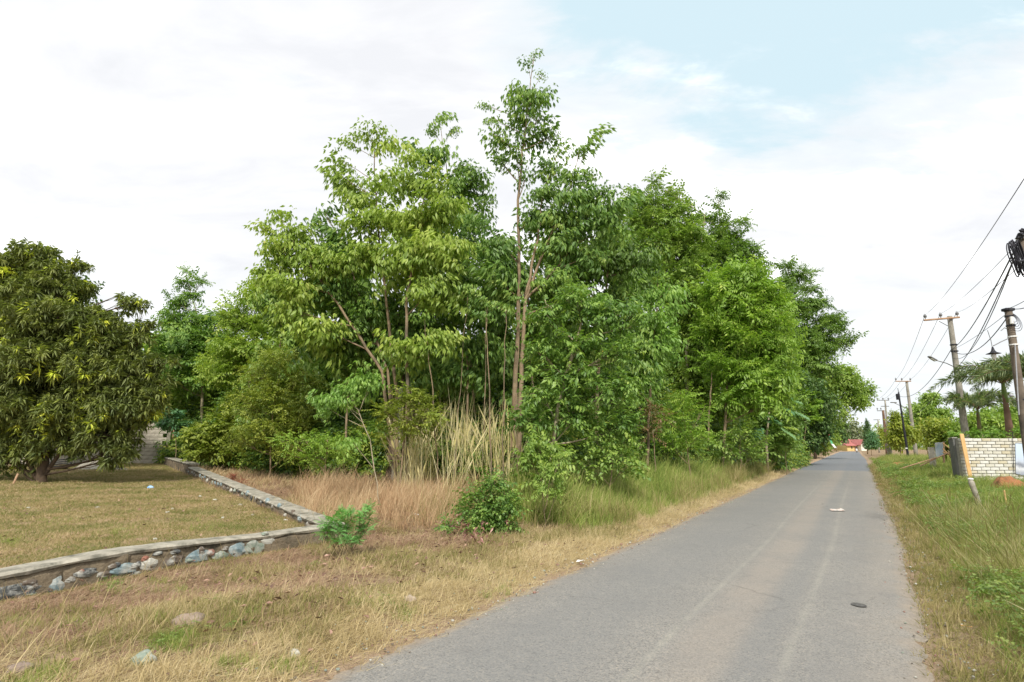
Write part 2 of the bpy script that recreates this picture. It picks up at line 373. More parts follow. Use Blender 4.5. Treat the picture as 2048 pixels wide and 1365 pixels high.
def make_cluster(kind, seed):
    g = np.random.default_rng(seed)
    parts = []
    if kind in ('rubber', 'rubberfar'):
        nw = 10 if kind == 'rubber' else 7
        for i in range(nw):
            rr = .5 * math.sqrt((i + .3) / nw); az = i * 2.4 + g.uniform(-.3, .3)
            o = np.array([rr * math.cos(az), rr * math.sin(az), -.9 * rr * rr + g.uniform(-.06, .06)])
            if kind == 'rubber': v, t, a = whorl(1.0, 7, rg=g)
            else: v, t, a = whorl(1.35, 5, rg=g, low=True, lw=.5)
            parts.append((v + o, t, a * .55 + g.uniform(0, .45)))
    elif kind == 'mango':
        for i in range(2):
            o = g.uniform(-.1, .1, 3) * (i > 0) * 1.6
            n = 13; az = g.uniform(0, 6.28, n); el = R(1) * g.uniform(-65, 45, n)
            D = np.stack([np.cos(az) * np.cos(el), np.sin(az) * np.cos(el), np.sin(el)], 1)
            parts.append(leaf_geo(np.tile(o, (n, 1)) + D * .03, D, np.stack([np.cos(az) * .5, np.sin(az) * .5, np.ones(n)], 1), g.uniform(.14, .23, n), g.uniform(.04, .055, n), g.uniform(0, .28, n) + g.uniform(0, .62), droop=.3, mid=.4, low=True))
    elif kind in ('fine', 'finefar', 'broad', 'vine'):
        nt = {'fine': 6, 'finefar': 4, 'broad': 6, 'vine': 4}[kind]; nl = {'fine': 13, 'finefar': 8, 'broad': 9, 'vine': 7}[kind]
        ll = {'fine': (.06, .10), 'finefar': (.12, .20), 'broad': (.10, .165), 'vine': (.07, .11)}[kind]
        lw = {'fine': .45, 'finefar': .55, 'broad': .42, 'vine': .75}[kind]
        for i in range(nt):
            az = g.uniform(0, 6.28); el = R(g.uniform(-35, 50)); d = np.array([math.cos(az) * math.cos(el), math.sin(az) * math.cos(el), math.sin(el)])
            tt = np.linspace(.25, 1, nl)[:, None] * g.uniform(.35, .5)
            B = d * tt + np.array([0, 0, -.35]) * tt ** 2
            sgn = np.where(np.arange(nl) % 2, 1, -1)[:, None]
            side = np.array([-math.sin(az), math.cos(az), 0.0])
            D = unit(d * g.uniform(.3, .9, (nl, 1)) + side * sgn * .9 + np.array([0, 0, -1]) * g.uniform(.0, .9 if kind != 'broad' else 1.6, (nl, 1)))
            parts.append(leaf_geo(B, D, np.array([0, 0, 1.0]) + g.uniform(-.4, .4, (nl, 3)), g.uniform(*ll, nl), g.uniform(*ll, nl) * lw, g.uniform(0, .6, nl) + g.uniform(0, .4), low=kind != 'broad', droop=.1))
    elif kind == 'tuft':       # flat wide sprays of a light airy crown
        for i in range(7):
            az = i * .9 + g.uniform(-.3, .3); d = np.array([math.cos(az), math.sin(az), g.uniform(-.35, .75)])
            nl = 9; tt = np.linspace(.2, 1, nl)[:, None] * g.uniform(.4, .6)
            B = d * tt + np.array([0, 0, -.3]) * tt ** 2; sgn = np.where(np.arange(nl) % 2, 1, -1)[:, None]
            side = np.array([-math.sin(az), math.cos(az), 0.0]); D = unit(d * .5 + side * sgn + np.array([0, 0, -1]) * g.uniform(-.1, 1.1, (nl, 1)))
            parts.append(leaf_geo(B, D, np.tile([0, 0, 1.0], (nl, 1)), g.uniform(.12, .2, nl), g.uniform(.06, .09, nl), g.uniform(0, .6, nl) + g.uniform(0, .4), low=True))
    elif kind == 'feather':    # small doubly-pinnate leaves of the compact shrub
        for i in range(9):
            az = g.uniform(0, 6.28); el = R(g.uniform(-10, 65)); d = np.array([math.cos(az) * math.cos(el), math.sin(az) * math.cos(el), math.sin(el)])
            nl = 12; tt = np.linspace(.25, 1, nl)[:, None] * g.uniform(.10, .17)
            B = d * tt + np.array([0, 0, -1.2]) * tt ** 2; sgn = np.where(np.arange(nl) % 2, 1, -1)[:, None]
            side = unit(np.cross(d, [0, 0, 1.0])); D = unit(d * .8 + side * sgn + np.array([0, 0, -.15]))
            parts.append(leaf_geo(B, D, np.tile([0, 0, 1.0], (nl, 1)), g.uniform(.030, .050, nl), g.uniform(.012, .019, nl), g.uniform(0, .5, nl) + g.uniform(0, .5), low=False))
    elif kind == 'dense':      # solid leaf clump for far trees
        n = 60; B = unit(g.normal(size=(n, 3))) * g.uniform(.15, .5, (n, 1)); D = unit(B + g.normal(size=(n, 3)) * .5 + np.array([0, 0, -.25]))
        parts.append(leaf_geo(B, D, np.array([0, 0, 1.0]) + g.uniform(-.4, .4, (n, 3)), g.uniform(.16, .26, n), g.uniform(.09, .14, n), g.uniform(0, .5, n) + g.uniform(0, .5), low=True))
    return join(parts)
CL = {k: [make_cluster(k, 10 * i + j) for j in range(4)] for i, k in enumerate(('rubber', 'rubberfar', 'mango', 'fine', 'finefar', 'broad', 'vine', 'tuft', 'feather', 'dense'))}
CR = {'rubber': .55, 'rubberfar': .62, 'mango': .24, 'fine': .40, 'finefar': .42, 'broad': .42, 'vine': .38, 'tuft': .5, 'feather': .16, 'dense': .5}
NPER = {'rubber': 2.1, 'rubberfar': 3.0, 'mango': 4.2, 'fine': 4.6, 'finefar': 5.5, 'broad': 4.6, 'vine': 4.6, 'tuft': 3.6, 'feather': 2.6, 'dense': 4.2}
def place_clusters(kind, C, S, g, tilt=.25, varshift=0, spread=.35, hot=0.0):
    """C (n,3) centres, S (n,) sizes"""
    parts = []; pick = g.integers(0, 4, len(C))
    for k in range(4):
        idx = np.nonzero(pick == k)[0]
        if not len(idx): continue
        v, t, a = CL[kind][k]; n = len(idx)
        az = g.uniform(0, 6.283, n); ca, sa = np.cos(az), np.sin(az)
        Rz = np.zeros((n, 3, 3)); Rz[:, 0, 0] = ca; Rz[:, 0, 1] = -sa; Rz[:, 1, 0] = sa; Rz[:, 1, 1] = ca; Rz[:, 2, 2] = 1
        tx, ty = g.normal(0, tilt, n), g.normal(0, tilt, n)
        Tm = np.tile(np.eye(3), (n, 1, 1)); Tm[:, 0, 2] = tx; Tm[:, 2, 0] = -tx; Tm[:, 1, 2] = ty; Tm[:, 2, 1] = -ty
        M = np.einsum('nij,njk->nik', Tm, Rz) * S[idx][:, None, None]
        V = np.einsum('nij,vj->nvi', M, v) + C[idx][:, None, :]
        A = np.clip(a[None, :] * (1 - spread) + g.uniform(0, spread, n)[:, None] + varshift, 0, 1)
        A = np.clip(A + (g.uniform(size=n) < hot)[:, None] * .38, 0, 1)
        parts.append((V.reshape(-1, 3), (t[None] + (np.arange(n) * len(v))[:, None, None]).reshape(-1, 3), A.ravel()))
    return join(parts)
TRIS = [0]
def tree(name, label, cat, depth, trunks, lobes, kind, leafmat, dens=1.0, bark=None, group=None, seed=None, base=None,
         size=1.0, limbs=True, shell=.55, flat=1.0, varshift=0, limb_r=.035, twigs=True, crown_name='crown', ground=True):
    """trunks: lists of (X, Y, radius m[, nearer/further m]) from the foot up; lobes: (X, Y, rx, ry[, nearer/further m]), all photo pixels at 'depth'"""
    g = np.random.default_rng(seed if seed is not None else abs(hash(label)) % 1) if seed is not None else np.random.default_rng(len(label) * 131 + int(depth * 17) + len(lobes))
    bark = bark or M_bark
    if kind in ('tuft', 'dense', 'rubberfar', 'finefar'): size = size * max(1.0, depth / 27.0) ** (.5 if depth < 90 else .7)
    b0 = trunks[0][0] if trunks else (lobes[0][0], 0, .03)
    bp = P(b0[0], 900, depth); bp.z = ground_z(bp.x, bp.y)
    root = empty(name, bp, label, cat, group)
    tps = []
    for k, tr in enumerate(trunks):
        pts = []; rad = []
        for j, q in enumerate(tr):
            p = P(q[0], q[1], depth + (q[3] if len(q) > 3 else 0))
            if j == 0:
                p.z = ground_z(p.x, p.y) - .05 if (k == 0 or ground and q[1] > 880) else p.z
            pts.append(p); rad.append(q[2] * .66)
        # refine with a slight wander
        fp = []; fr = []
        for i in range(len(pts) - 1):
            for s_ in range(5):
                u = s_ / 5; q = pts[i].lerp(pts[i + 1], u)
                if i + s_ > 0: q = q + Vector(g.normal(0, .018, 3))
                fp.append(q); fr.append(rad[i] * (1 - u) + rad[i + 1] * u)
        fp.append(pts[-1]); fr.append(rad[-1])
        mb = MB().tube(fp, fr, 8 if rad[0] > .03 else 6)
        mb.build('trunk' if rad[0] > .04 else 'stem', bark, root, smooth=True)
        tps.append((fp, fr))
    m = mpp(depth); Cs = []; Ss = []
    for lb in lobes:
        X, Y, rx, ry = lb[:4]; dd = lb[4] if len(lb) > 4 else 0
        c = np.array(P(X, Y, depth + dd)); kx = 1.12 if rx >= 34 else 1.0; rx_, rz_ = rx * m * kx, ry * m * kx * 1.12; ry_ = max(rx_ * 1.0, .3)
        cr = CR[kind] * size; sc = min(1.0, max(.42, min(rx_, rz_ * 1.5) / (cr * 1.1)))
        e = sc * cr
        ax, ay, az = max(rx_ - e * .8, .02), max(ry_ - e * .6, .02), max(rz_ - e * .6, .02)
        n = max(1, int(round(dens * (.62 if rx < 34 and kind == 'rubber' else 1.0) * NPER[kind] * rx_ * ry_ * max(rz_, e * .7) / (e ** 3))))
        n = min(n, 900)
        d = unit(g.normal(size=(n, 3))); r = g.uniform(0, 1, (n, 1)) ** (1 - shell)
        r = np.where(g.uniform(size=(n, 1)) < .13, g.uniform(1.0, 1.32, (n, 1)), r); q = d * r; q[:, 2] = np.where(q[:, 2] < 0, q[:, 2] * flat, q[:, 2])
        pts = c + q * np.array([ax, ay, az])
        Cs.append(pts); Ss.append(g.uniform(.62, 1.25, n) * sc * size)
        if limbs and tps:
            cv = Vector(c)
            best = None
            for fp, fr in tps:
                for i, q_ in enumerate(fp):
                    dz = cv.z - q_.z
                    cost = (q_ - cv).length + (2.5 * max(0, .5 - dz))
                    if best is None or cost < best[0]: best = (cost, q_, fr[i])
            a = best[1]; mb = MB(); L = (cv - a).length
            if L > .15:
                midp = a.lerp(cv, .5) + Vector((0, 0, -.06 * L)) + Vector(g.normal(0, .05 * L, 3))
                r0 = min(best[2] * .7, limb_r * .6 + .005 * L)
                cur = [a.lerp(midp, u / 4).lerp(midp.lerp(cv, u / 4), u / 4) for u in range(5)]
                mb.tube(cur, [r0, r0 * .85, r0 * .7, r0 * .58, r0 * .45], 6)
                if twigs:
                    for p in pts[:: max(1, len(pts) // 14)]:
                        p = Vector(p); s0 = cur[g.integers(2, 5)]
                        mm = s0.lerp(p, .5) + Vector((0, 0, -.04)); mb.tube([s0, mm, p], [r0 * .4, r0 * .28, .005], 4, cap=False)
                mb.build('branch', bark, root, smooth=True)
    C = np.concatenate(Cs); S = np.concatenate(Ss)
    if ground:   # keep leaves above the soil
        gz = np.array([ground_z(p[0], p[1]) for p in C]); C[:, 2] = np.maximum(C[:, 2], gz + .12)
    V, T, A = place_clusters(kind, C, S, g, varshift=varshift, tilt=.5 if kind == 'tuft' else .42 if kind == 'rubber' else .28, hot=.13 if kind == 'mango' else 0.0)
    TRIS[0] += len(T)
    cr_o = np_mesh(crown_name, V, T, LM[leafmat], A, root)
    cr_o['kind'] = 'stuff'
    return root

# ------------------------------------------------------------------ ground and road
# road edges measured on the photograph, in road coordinates (distance ahead -> distance left of the viewer)
def edge(tab, t):
    if t <= tab[0][0]: return tab[0][1]
    for (a, b), (c, d) in zip(tab, tab[1:]):
        if t <= c: return b + (d - b) * (t - a) / (c - a)
    return tab[-1][1]
def trace(pix):
    o = []
    for X, Y in pix:
        r = ray(X, Y); k = CAM_Z / -r.z; s, t = st(r.x * k, r.y * k); o.append((t, s))
    return sorted(o)
EL = [(-40, 3.3)] + trace([(640, 1362), (873, 1262), (1100, 1160), (1300, 1073), (1400, 1026), (1500, 982), (1600, 936), (1651, 915)])
ER = [(-40, -.25)] + trace([(1871, 1345), (1835, 1193), (1811, 1096), (1774, 1011), (1747, 947), (1733, 920)])
tl, sl = EL[-1]; tr_, sr = ER[-1]
EL += [(tl + 60, sl + .15), (700, sl + 1)]; ER += [(tr_ + 60, sr + .1), (700, sr - .6)]
print('road edges', [(round(a, 1), round(b, 2)) for a, b in EL], [(round(a, 1), round(b, 2)) for a, b in ER])

def road():
    ts = list(np.arange(-12, 14, .07)) + list(np.arange(14, 40, .4)) + list(np.arange(40, 120, 1.5)) + list(np.arange(120, 216, 6))
    us = np.linspace(0, 1, 17); vs = []; fs = []
    acr = []
    for t in ts:
        l0, r0 = edge(EL, t), edge(ER, t)
        l = edge(EL, t) + .12 * noise.noise(Vector((t * .6, 0, 0))) + .05 * noise.noise(Vector((t * 8, 5, 3))) + .07 * noise.noise(Vector((t * 3.3, 5, 0)))
        r = edge(ER, t) + .12 * noise.noise(Vector((t * .6, 9, 0))) + .05 * noise.noise(Vector((t * 8, 15, 3))) + .07 * noise.noise(Vector((t * 3.3, 15, 0)))
        for u in us:
            s = l + (r - l) * u; x, y = xy(s, t); acr.append((l0 - s) / (l0 - r0))
            vs.append((x, y, .012 + .02 * math.sin(math.pi * u) ** .5 - (.02 if u in (0, 1) else 0)))
    n = len(us)
    for i in range(len(ts) - 1):
        for j in range(n - 1): fs.append((i * n + j, i * n + j + 1, (i + 1) * n + j + 1, (i + 1) * n + j))
    me = bpy.data.meshes.new('road'); me.from_pydata(vs, [], fs)
    uvl = me.attributes.new('across', 'FLOAT', 'POINT'); uvl.data.foreach_set('value', np.array(acr, dtype=np.float32))
    ts_a = me.attributes.new('along', 'FLOAT', 'POINT'); ts_a.data.foreach_set('value', np.repeat(np.array(ts, dtype=np.float32), n))
    m, q = mat('asphalt')
    o = q.n('ShaderNodeTexCoord').outputs['Object']
    ac = q.n('ShaderNodeAttribute', attribute_name='across').outputs['Fac']
    vor = q.n('ShaderNodeTexVoronoi', {'Vector': o, 'Scale': 95.0}, feature='F1')
    grit = q.noise(o, 120, 2, .5); mid = q.noise(o, 9, 5, .65); big = q.noise(o, .7, 4, .6)
    chip = q.ramp(q.n('ShaderNodeSeparateColor', {0: vor.outputs['Color']}).outputs[0], [(0, (.035, .036, .036)), (.15, (.15, .147, .14)), (.55, (.235, .229, .214)), (.85, (.30, .282, .252)), (1, (.40, .35, .28))], 'CONSTANT' if False else 'LINEAR')
    base = q.mix(.55, q.mix(q.mapr(mid, .35, .65), (.195, .187, .170), (.25, .238, .214)), chip)
    base = q.mix(q.mapr(big, .42, .68, 0, .5), base, (.18, .176, .168), 'MIX')
    # smoother dusty wheel lines, worn slightly pale
    dist = None
    wob = q.math('MULTIPLY', q.math('SUBTRACT', q.noise(o, .05, 0), .5), .035)
    acw = q.math('ADD', ac, wob)
    beige = q.math('MULTIPLY', q.mapr(q.math('ABSOLUTE', q.math('SUBTRACT', acw, .585)), .085, .03, 0, 1), q.mapr(q.noise(o, .8, 5, .6), .35, .6, .35, 1))
    base = q.mix(q.math('MULTIPLY', beige, .45), base, (.30, .258, .215))
    for c_, w_, a_ in ((.27, .20, .30), (.68, .05, .22), (.83, .06, .18)):       # bands polished cool grey by wheels
        dk = q.mapr(q.math('ABSOLUTE', q.math('SUBTRACT', acw, c_)), w_, w_ * .4, 0, a_); base = q.mix(dk, base, (.16, .168, .172))
    fade = q.mapr(q.n('ShaderNodeAttribute', attribute_name='along').outputs['Fac'], 34, 22, 0, 1)
    for cen, wd, amt in ((.497, .0135, .24), (.742, .0145, .20)):
        dl = q.math('ABSOLUTE', q.math('SUBTRACT', acw, cen))
        mk = q.math('MULTIPLY', q.mapr(dl, wd, wd * .2, 0, 1), q.mapr(q.noise(o, 3.5, 5), .35, .60, .25, 1))
        base = q.mix(q.math('MULTIPLY', q.math('MULTIPLY', mk, amt), fade), base, (.38, .365, .30))
    # sand blown onto the edges
    ed = q.math('MINIMUM', ac, q.math('SUBTRACT', 1.0, ac))
    dm = q.math('ADD', q.mapr(ed, .0, .085, 1, 0), q.math('MULTIPLY', q.math('SUBTRACT', q.noise(o, 2.2, 6, .7), .5), 1.5))
    dm = q.math('MULTIPLY', q.mapr(dm, .35, 1.1), q.mapr(ed, .14, .03, 0, 1))
    base = q.mix(q.math('MULTIPLY', dm, .85), base, q.mix(q.mapr(mid, .3, .7), (.26, .20, .145), (.36, .29, .21)))
    sandr = q.mapr(ac, .78, .97, 0, 1); base = q.mix(q.math('MULTIPLY', sandr, q.mapr(q.noise(o, 1.1, 5), .3, .7, .1, .6)), base, (.27, .235, .195))
    ck = q.n('ShaderNodeTexVoronoi', {'Vector': q.mix(.22, o, q.noise(o, 1.5, 4, .6, out='Color')), 'Scale': .55}, feature='DISTANCE_TO_EDGE').outputs['Distance']
    crack = q.math('MULTIPLY', q.mapr(ck, .0, .006, 1, 0), q.mapr(q.noise(o, .45, 3), .52, .62))
    base = q.mix(q.math('MULTIPLY', crack, .55), base, (.06, .057, .052))
    stn = q.mapr(q.noise(o, 1.9, 5, .7), .58, .70, 0, .35); base = q.mix(stn, base, (.15, .146, .138))
    al = q.n('ShaderNodeAttribute', attribute_name='along').outputs['Fac']
    # newer, bluer surface beyond the old joint; worn transverse joint line
    far = q.mapr(al, 44, 46, 0, 1); base = q.mix(q.math('MULTIPLY', far, .75), base, (.145, .16, .18))
    h = q.math('ADD', vor.outputs['Distance'], q.math('MULTIPLY', mid, .5))
    b = q.n('ShaderNodeBump', {'Strength': .55, 'Distance': .006, 'Height': h})
    p = q.n('ShaderNodeBsdfPrincipled', {'Base Color': base, 'Roughness': .88, 'Specular IOR Level': .3, 'Normal': b})
    out(q, p); me.materials.append(m); me.update()
    me.polygons.foreach_set('use_smooth', [True] * len(me.polygons))
    return tag(link('road', me), kind='structure')
road()

def in_lawn(x, y):
    """inside the two low stone walls"""
    c = LAWN_C; s, t = st(x, y)
    if s < LAWN_S: return False
    ax, ay = LAWN_C.x, LAWN_C.y; bx, by = LAWN_B.x, LAWN_B.y
    return (bx - ax) * (y - ay) - (by - ay) * (x - ax) > 0
WALL_A = G(0, 1203); LAWN_C = G(655, 1088); LAWN_B = P(322, 940, 33.0)
wd_ = (LAWN_C - WALL_A); wd_.z = 0; wd_.normalize()
WALL_FAR = WALL_A - wd_ * 5.0
LAWN_S = st(LAWN_C.x, LAWN_C.y)[0] + .0
print('wall s', st(WALL_A.x, WALL_A.y), st(LAWN_C.x, LAWN_C.y), LAWN_B)

def ground():
    def axis(fine0, fine1, step, lo, hi, gr):
        a = list(np.arange(fine0, fine1, step)); d = step
        while a[-1] < hi: d *= gr; a.append(a[-1] + d)
        b = []; d = step; c = fine0
        while c > lo: d *= gr; c -= d; b.append(c)
        return sorted(b) + a
    S = axis(-7, 13, .16, -900, 1100, 1.09); T = axis(-2, 22, .2, -300, 1500, 1.07)
    vs = []
    for t in T:
        for s in S:
            x, y = xy(s, t); z = ground_z(x, y)
            el, er = edge(EL, t), edge(ER, t)
            if er + .1 < s < el - .1: z = -.06
            vs.append((x, y, z))
    n = len(S); fs = [(i * n + j + 1, i * n + j, (i + 1) * n + j, (i + 1) * n + j + 1) for i in range(len(T) - 1) for j in range(n - 1)]
    fs = [f[::-1] for f in fs]
    me = bpy.data.meshes.new('ground'); me.from_pydata(vs, [], fs); me.update()
    V = np.array(vs); zone = np.zeros(len(V), dtype=np.float32); edg = np.zeros(len(V), dtype=np.float32)
    k = 0
    for t in T:
        el, er = edge(EL, t), edge(ER, t)
        for s in S:
            zone[k] = 1.0 if (s > 3 and in_lawn(V[k, 0], V[k, 1])) else 0.0
            edg[k] = max(0, min(1, 1 - max(s - el, er - s) / .75)); k += 1
    a = me.attributes.new('lawn', 'FLOAT', 'POINT'); a.data.foreach_set('value', zone)
    a = me.attributes.new('shoulder', 'FLOAT', 'POINT'); a.data.foreach_set('value', edg)
    m, q = mat('soil_and_thatch'); o = q.n('ShaderNodeTexCoord').outputs['Object']
    lawn = q.n('ShaderNodeAttribute', attribute_name='lawn').outputs['Fac']; sh = q.n('ShaderNodeAttribute', attribute_name='shoulder').outputs['Fac']
    n1, n2, n3 = q.noise(o, 1.3, 5, .65), q.noise(o, 14, 6, .7), q.noise(o, 60, 3, .6)
    soil = q.mix(q.mapr(n2, .3, .7), (.12, .070, .042), (.27, .165, .105))
    straw = q.mix(q.mapr(n3, .3, .7), (.28, .20, .12), (.42, .32, .20))
    c = q.mix(q.mapr(q.noise(o, 5, 5, .7), .42, .62), soil, straw)
    green = q.mix(q.mapr(n2, .3, .7), (.10, .12, .03), (.20, .21, .06))
    c = q.mix(q.mapr(n1, .50, .66, 0, .6), c, green)
    lw = q.mix(q.mapr(n1, .44, .66), q.mix(q.mapr(n3, .3, .7), (.30, .20, .12), (.44, .32, .20)), green)
    c = q.mix(lawn, c, lw)
    sm = q.mapr(q.math('ADD', sh, q.math('MULTIPLY', q.math('SUBTRACT', q.noise(o, 3, 5, .7), .5), .9)), .35, .75)
    c = q.mix(q.math('MULTIPLY', sm, .9), c, q.mix(q.mapr(n2, .3, .7), (.28, .20, .13), (.42, .31, .21)))
    b = q.n('ShaderNodeBump', {'Strength': .9, 'Distance': .03, 'Height': q.math('ADD', n2, n3)})
    out(q, q.n('ShaderNodeBsdfPrincipled', {'Base Color': c, 'Roughness': .95, 'Specular IOR Level': .2, 'Normal': b}))
    me.materials.append(m); me.polygons.foreach_set('use_smooth', [True] * len(me.polygons))
    return tag(link('ground', me), kind='structure')
ground()

# ------------------------------------------------------------------ grass: clumps scattered over the ground
HIDE = []
def blades(n, h, wd, lean, rad, g, lie=0.0, head=0.0, headw=2.5, seg=3, dirbias=(0, 0), curl=.5):
    parts_v = []; parts_t = []; va = []; b = 0
    for i in range(n):
        L = g.uniform(*h); w_ = wd * g.uniform(.7, 1.3); az = g.uniform(0, 6.283); r = rad * math.sqrt(g.uniform()); a0 = g.uniform(0, 6.283)
        p = np.array([r * math.cos(a0), r * math.sin(a0), -.01])
        le = abs(g.normal(0, lean)); d = np.array([math.cos(az) * math.sin(le) + dirbias[0], math.sin(az) * math.sin(le) + dirbias[1], math.cos(le)])
        if g.uniform() < lie: d = np.array([math.cos(az), math.sin(az), g.uniform(.02, .25)])
        d /= np.linalg.norm(d); hz = np.array([d[0], d[1], 0.0]) + np.array([math.cos(az), math.sin(az), 0]) * .3
        side = np.array([-math.sin(az + 1.1), math.cos(az + 1.1), 0]); cu = curl * g.uniform(.3, 1.3)
        hd = g.uniform() < head
        rows = []
        for k in range(seg + 1):
            u = k / seg; q = p + d * L * u + (hz * .5 + np.array([0, 0, -.55])) * L * cu * u * u
            q[2] = max(q[2], -.01 + .012 * k)
            ww = w_ * (1 - u) ** .6 if not hd else (w_ * .45 if u < .75 else w_ * headw * (1.0 if u < .95 else .1))
            rows.append((q - side * ww / 2, q + side * ww / 2))
        for k in range(seg): parts_v += [rows[k][0], rows[k][1]]
        parts_v.append((rows[seg][0] + rows[seg][1]) / 2)
        for k in range(seg - 1): q = b + 2 * k; parts_t += [(q, q + 1, q + 3), (q, q + 3, q + 2)]
        q = b + 2 * (seg - 1); parts_t.append((q, q + 1, q + 2))
        va += [g.uniform()] * (2 * seg + 1); b += 2 * seg + 1
    return np.array(parts_v), np.array(parts_t), np.array(va)
def clump_obj(nm, geo, m):
    V, T, A = geo; TRIS[0] += len(T)
    me = bpy.data.meshes.new(nm); me.from_pydata(V.tolist(), [], T.tolist())
    a = me.attributes.new('var', 'FLOAT', 'POINT'); a.data.foreach_set('value', A.astype(np.float32)); me.materials.append(m)
    me.polygons.foreach_set('use_smooth', [True] * len(me.polygons)); me.update()
    return bpy.data.objects.new(nm, me)
def leafy(kind, s, m, n=1, spread=.1, seed=0):
    g = np.random.default_rng(seed); parts = []
    for i in range(n):
        v, t, a = CL[kind][g.integers(0, 4)]; parts.append((v * s * g.uniform(.7, 1.2) + np.array([g.uniform(-spread, spread), g.uniform(-spread, spread), s * .3]), t, a))
    return clump_obj('weed_clump', join(parts), m)
def scatter(name, variants, pts, scl, label=None, turn=6.283):
    """one object of kind stuff: the clumps are laid on the points by geometry nodes"""
    if not len(pts): return
    coll = bpy.data.collections.new(name + '_clumps')
    for v in variants: coll.objects.link(v)
    pts = np.asarray(pts, dtype=np.float32); n = len(pts)
    me = bpy.data.meshes.new(name); me.vertices.add(n); me.vertices.foreach_set('co', pts.ravel())
    g = np.random.default_rng(n)
    rot = np.stack([g.normal(0, .08, n), g.normal(0, .08, n), g.uniform(0, turn, n)], 1).astype(np.float32)
    a = me.attributes.new('rot', 'FLOAT_VECTOR', 'POINT'); a.data.foreach_set('vector', rot.ravel())
    a = me.attributes.new('scl', 'FLOAT', 'POINT'); a.data.foreach_set('value', np.asarray(scl, dtype=np.float32))
    a = me.attributes.new('pick', 'INT', 'POINT'); a.data.foreach_set('value', g.integers(0, len(variants), n).astype(np.int32))
    me.update(); o = link(name, me)
    ng = bpy.data.node_groups.new(name + '_scatter', 'GeometryNodeTree')
    ng.interface.new_socket('Geometry', in_out='INPUT', socket_type='NodeSocketGeometry'); ng.interface.new_socket('Geometry', in_out='OUTPUT', socket_type='NodeSocketGeometry')
    N = ng.nodes.new; Lk = ng.links.new
    gi, go = N('NodeGroupInput'), N('NodeGroupOutput'); iop = N('GeometryNodeInstanceOnPoints'); ci = N('GeometryNodeCollectionInfo')
    ci.inputs['Collection'].default_value = coll; ci.inputs['Separate Children'].default_value = True; ci.inputs['Reset Children'].default_value = True
    def na(nm, ty):
        x = N('GeometryNodeInputNamedAttribute'); x.data_type = ty; x.inputs['Name'].default_value = nm; return x.outputs['Attribute']
    iop.inputs['Pick Instance'].default_value = True
    Lk(gi.outputs[0], iop.inputs['Points']); Lk(ci.outputs[0], iop.inputs['Instance']); Lk(na('pick', 'INT'), iop.inputs['Instance Index'])
    Lk(na('rot', 'FLOAT_VECTOR'), iop.inputs['Rotation']); Lk(na('scl', 'FLOAT'), iop.inputs['Scale']); Lk(iop.outputs[0], go.inputs[0])
    md = o.modifiers.new('scatter', 'NODES'); md.node_group = ng
    return tag(o, label, name.replace('_', ' ') if label else None, None, 'stuff')
def sample(n, s0, s1, t0, t1, dens, seed=0, lod=12.0):
    """points over the ground; dens(s,t,x,y) in 0..1; thins out with distance and grows in size instead"""
    g = np.random.default_rng(seed); P_, S_ = [], []
    ss_ = g.uniform(s0, s1, n); tt_ = g.uniform(t0, t1, n); uu = g.uniform(0, 1, n); sz = g.uniform(.75, 1.25, n)
    for s, t, u, z in zip(ss_, tt_, uu, sz):
        x, y = xy(s, t)
        if y < .5 or abs(x) > y * 1.02 + 1.5: continue
        d = math.hypot(x, y); lf = min(1.0, lod / d)
        if u > lf ** 1.4: continue
        dv = dens(s, t, x, y)
        if dv <= 0 or u / (lf ** 1.4) > dv: continue
        P_.append((x, y, ground_z(x, y))); S_.append(z * (1 / lf) ** .45)
    return P_, S_
gs = np.random.default_rng(3)
C_straw = [clump_obj('straw_clump', blades(18, (.06, .20), .0058, .8, .12, gs, lie=.66, curl=.7), GM['straw']) for _ in range(4)]
C_mixed = [clump_obj('mixed_clump', blades(18, (.05, .16), .0065, .7, .12, gs, lie=.45, curl=.7), GM['mixed']) for _ in range(4)]
C_brown = [clump_obj('brown_clump', blades(16, (.05, .18), .008, .9, .15, gs, lie=.85, curl=.8), GM['brown']) for _ in range(4)]
C_lawn = [clump_obj('lawn_clump', blades(18, (.02, .06), .0075, .6, .14, gs, lie=.3), GM['lawn']) for _ in range(4)]
C_green = [clump_obj('green_clump', blades(22, (.25, .70), .0115, .34, .14, gs, curl=.7), GM['green']) for _ in range(4)]
C_tallmix = [clump_obj('tall_mixed_clump', blades(18, (.30, .85), .009, .34, .15, gs, head=.15, curl=.6), GM['mixed']) for _ in range(3)]
C_pink = [clump_obj('pinkish_clump', blades(16, (.30, .95), .0105, .30, .18, gs, curl=.55), GM['pink']) for _ in range(4)]
C_strip = [clump_obj('strip_clump', blades(16, (.10, .34), .010, .6, .16, gs, lie=.35, curl=.6), GM['pink' if k % 2 else 'straw']) for k in range(4)]
C_tall = [clump_obj('tall_yellow_clump', blades(13, (.9, 2.6), .013, .17, .22, gs, head=.55, headw=2.8, seg=6, curl=.30), GM['tall']) for _ in range(4)]
C_low = [clump_obj('low_green_clump', blades(22, (.06, .16), .005, .5, .08, gs, curl=.5), GM['green']) for _ in range(3)]
C_stem = [clump_obj('lying_stems', blades(9, (.25, .6), .0048, 1.2, .2, gs, lie=.9, curl=.25, seg=4), GM['straw']) for _ in range(3)]
C_lean = [clump_obj('leaning_clump', blades(8, (.45, 1.0), .0052, .30, .16, gs, head=.3, headw=1.6, seg=5, curl=.3, dirbias=(-.95, -.2)), GM['tall'] if k % 2 else GM['mixed']) for k in range(4)]
C_weed = [leafy('vine', .42, GM['weed'], 2, .12, k) for k in range(3)] + [leafy('broad', .3, GM['weed'], 2, .1, 9)]
def nz(x, y, f, o=0): return noise.noise(Vector((x * f, y * f, o)))
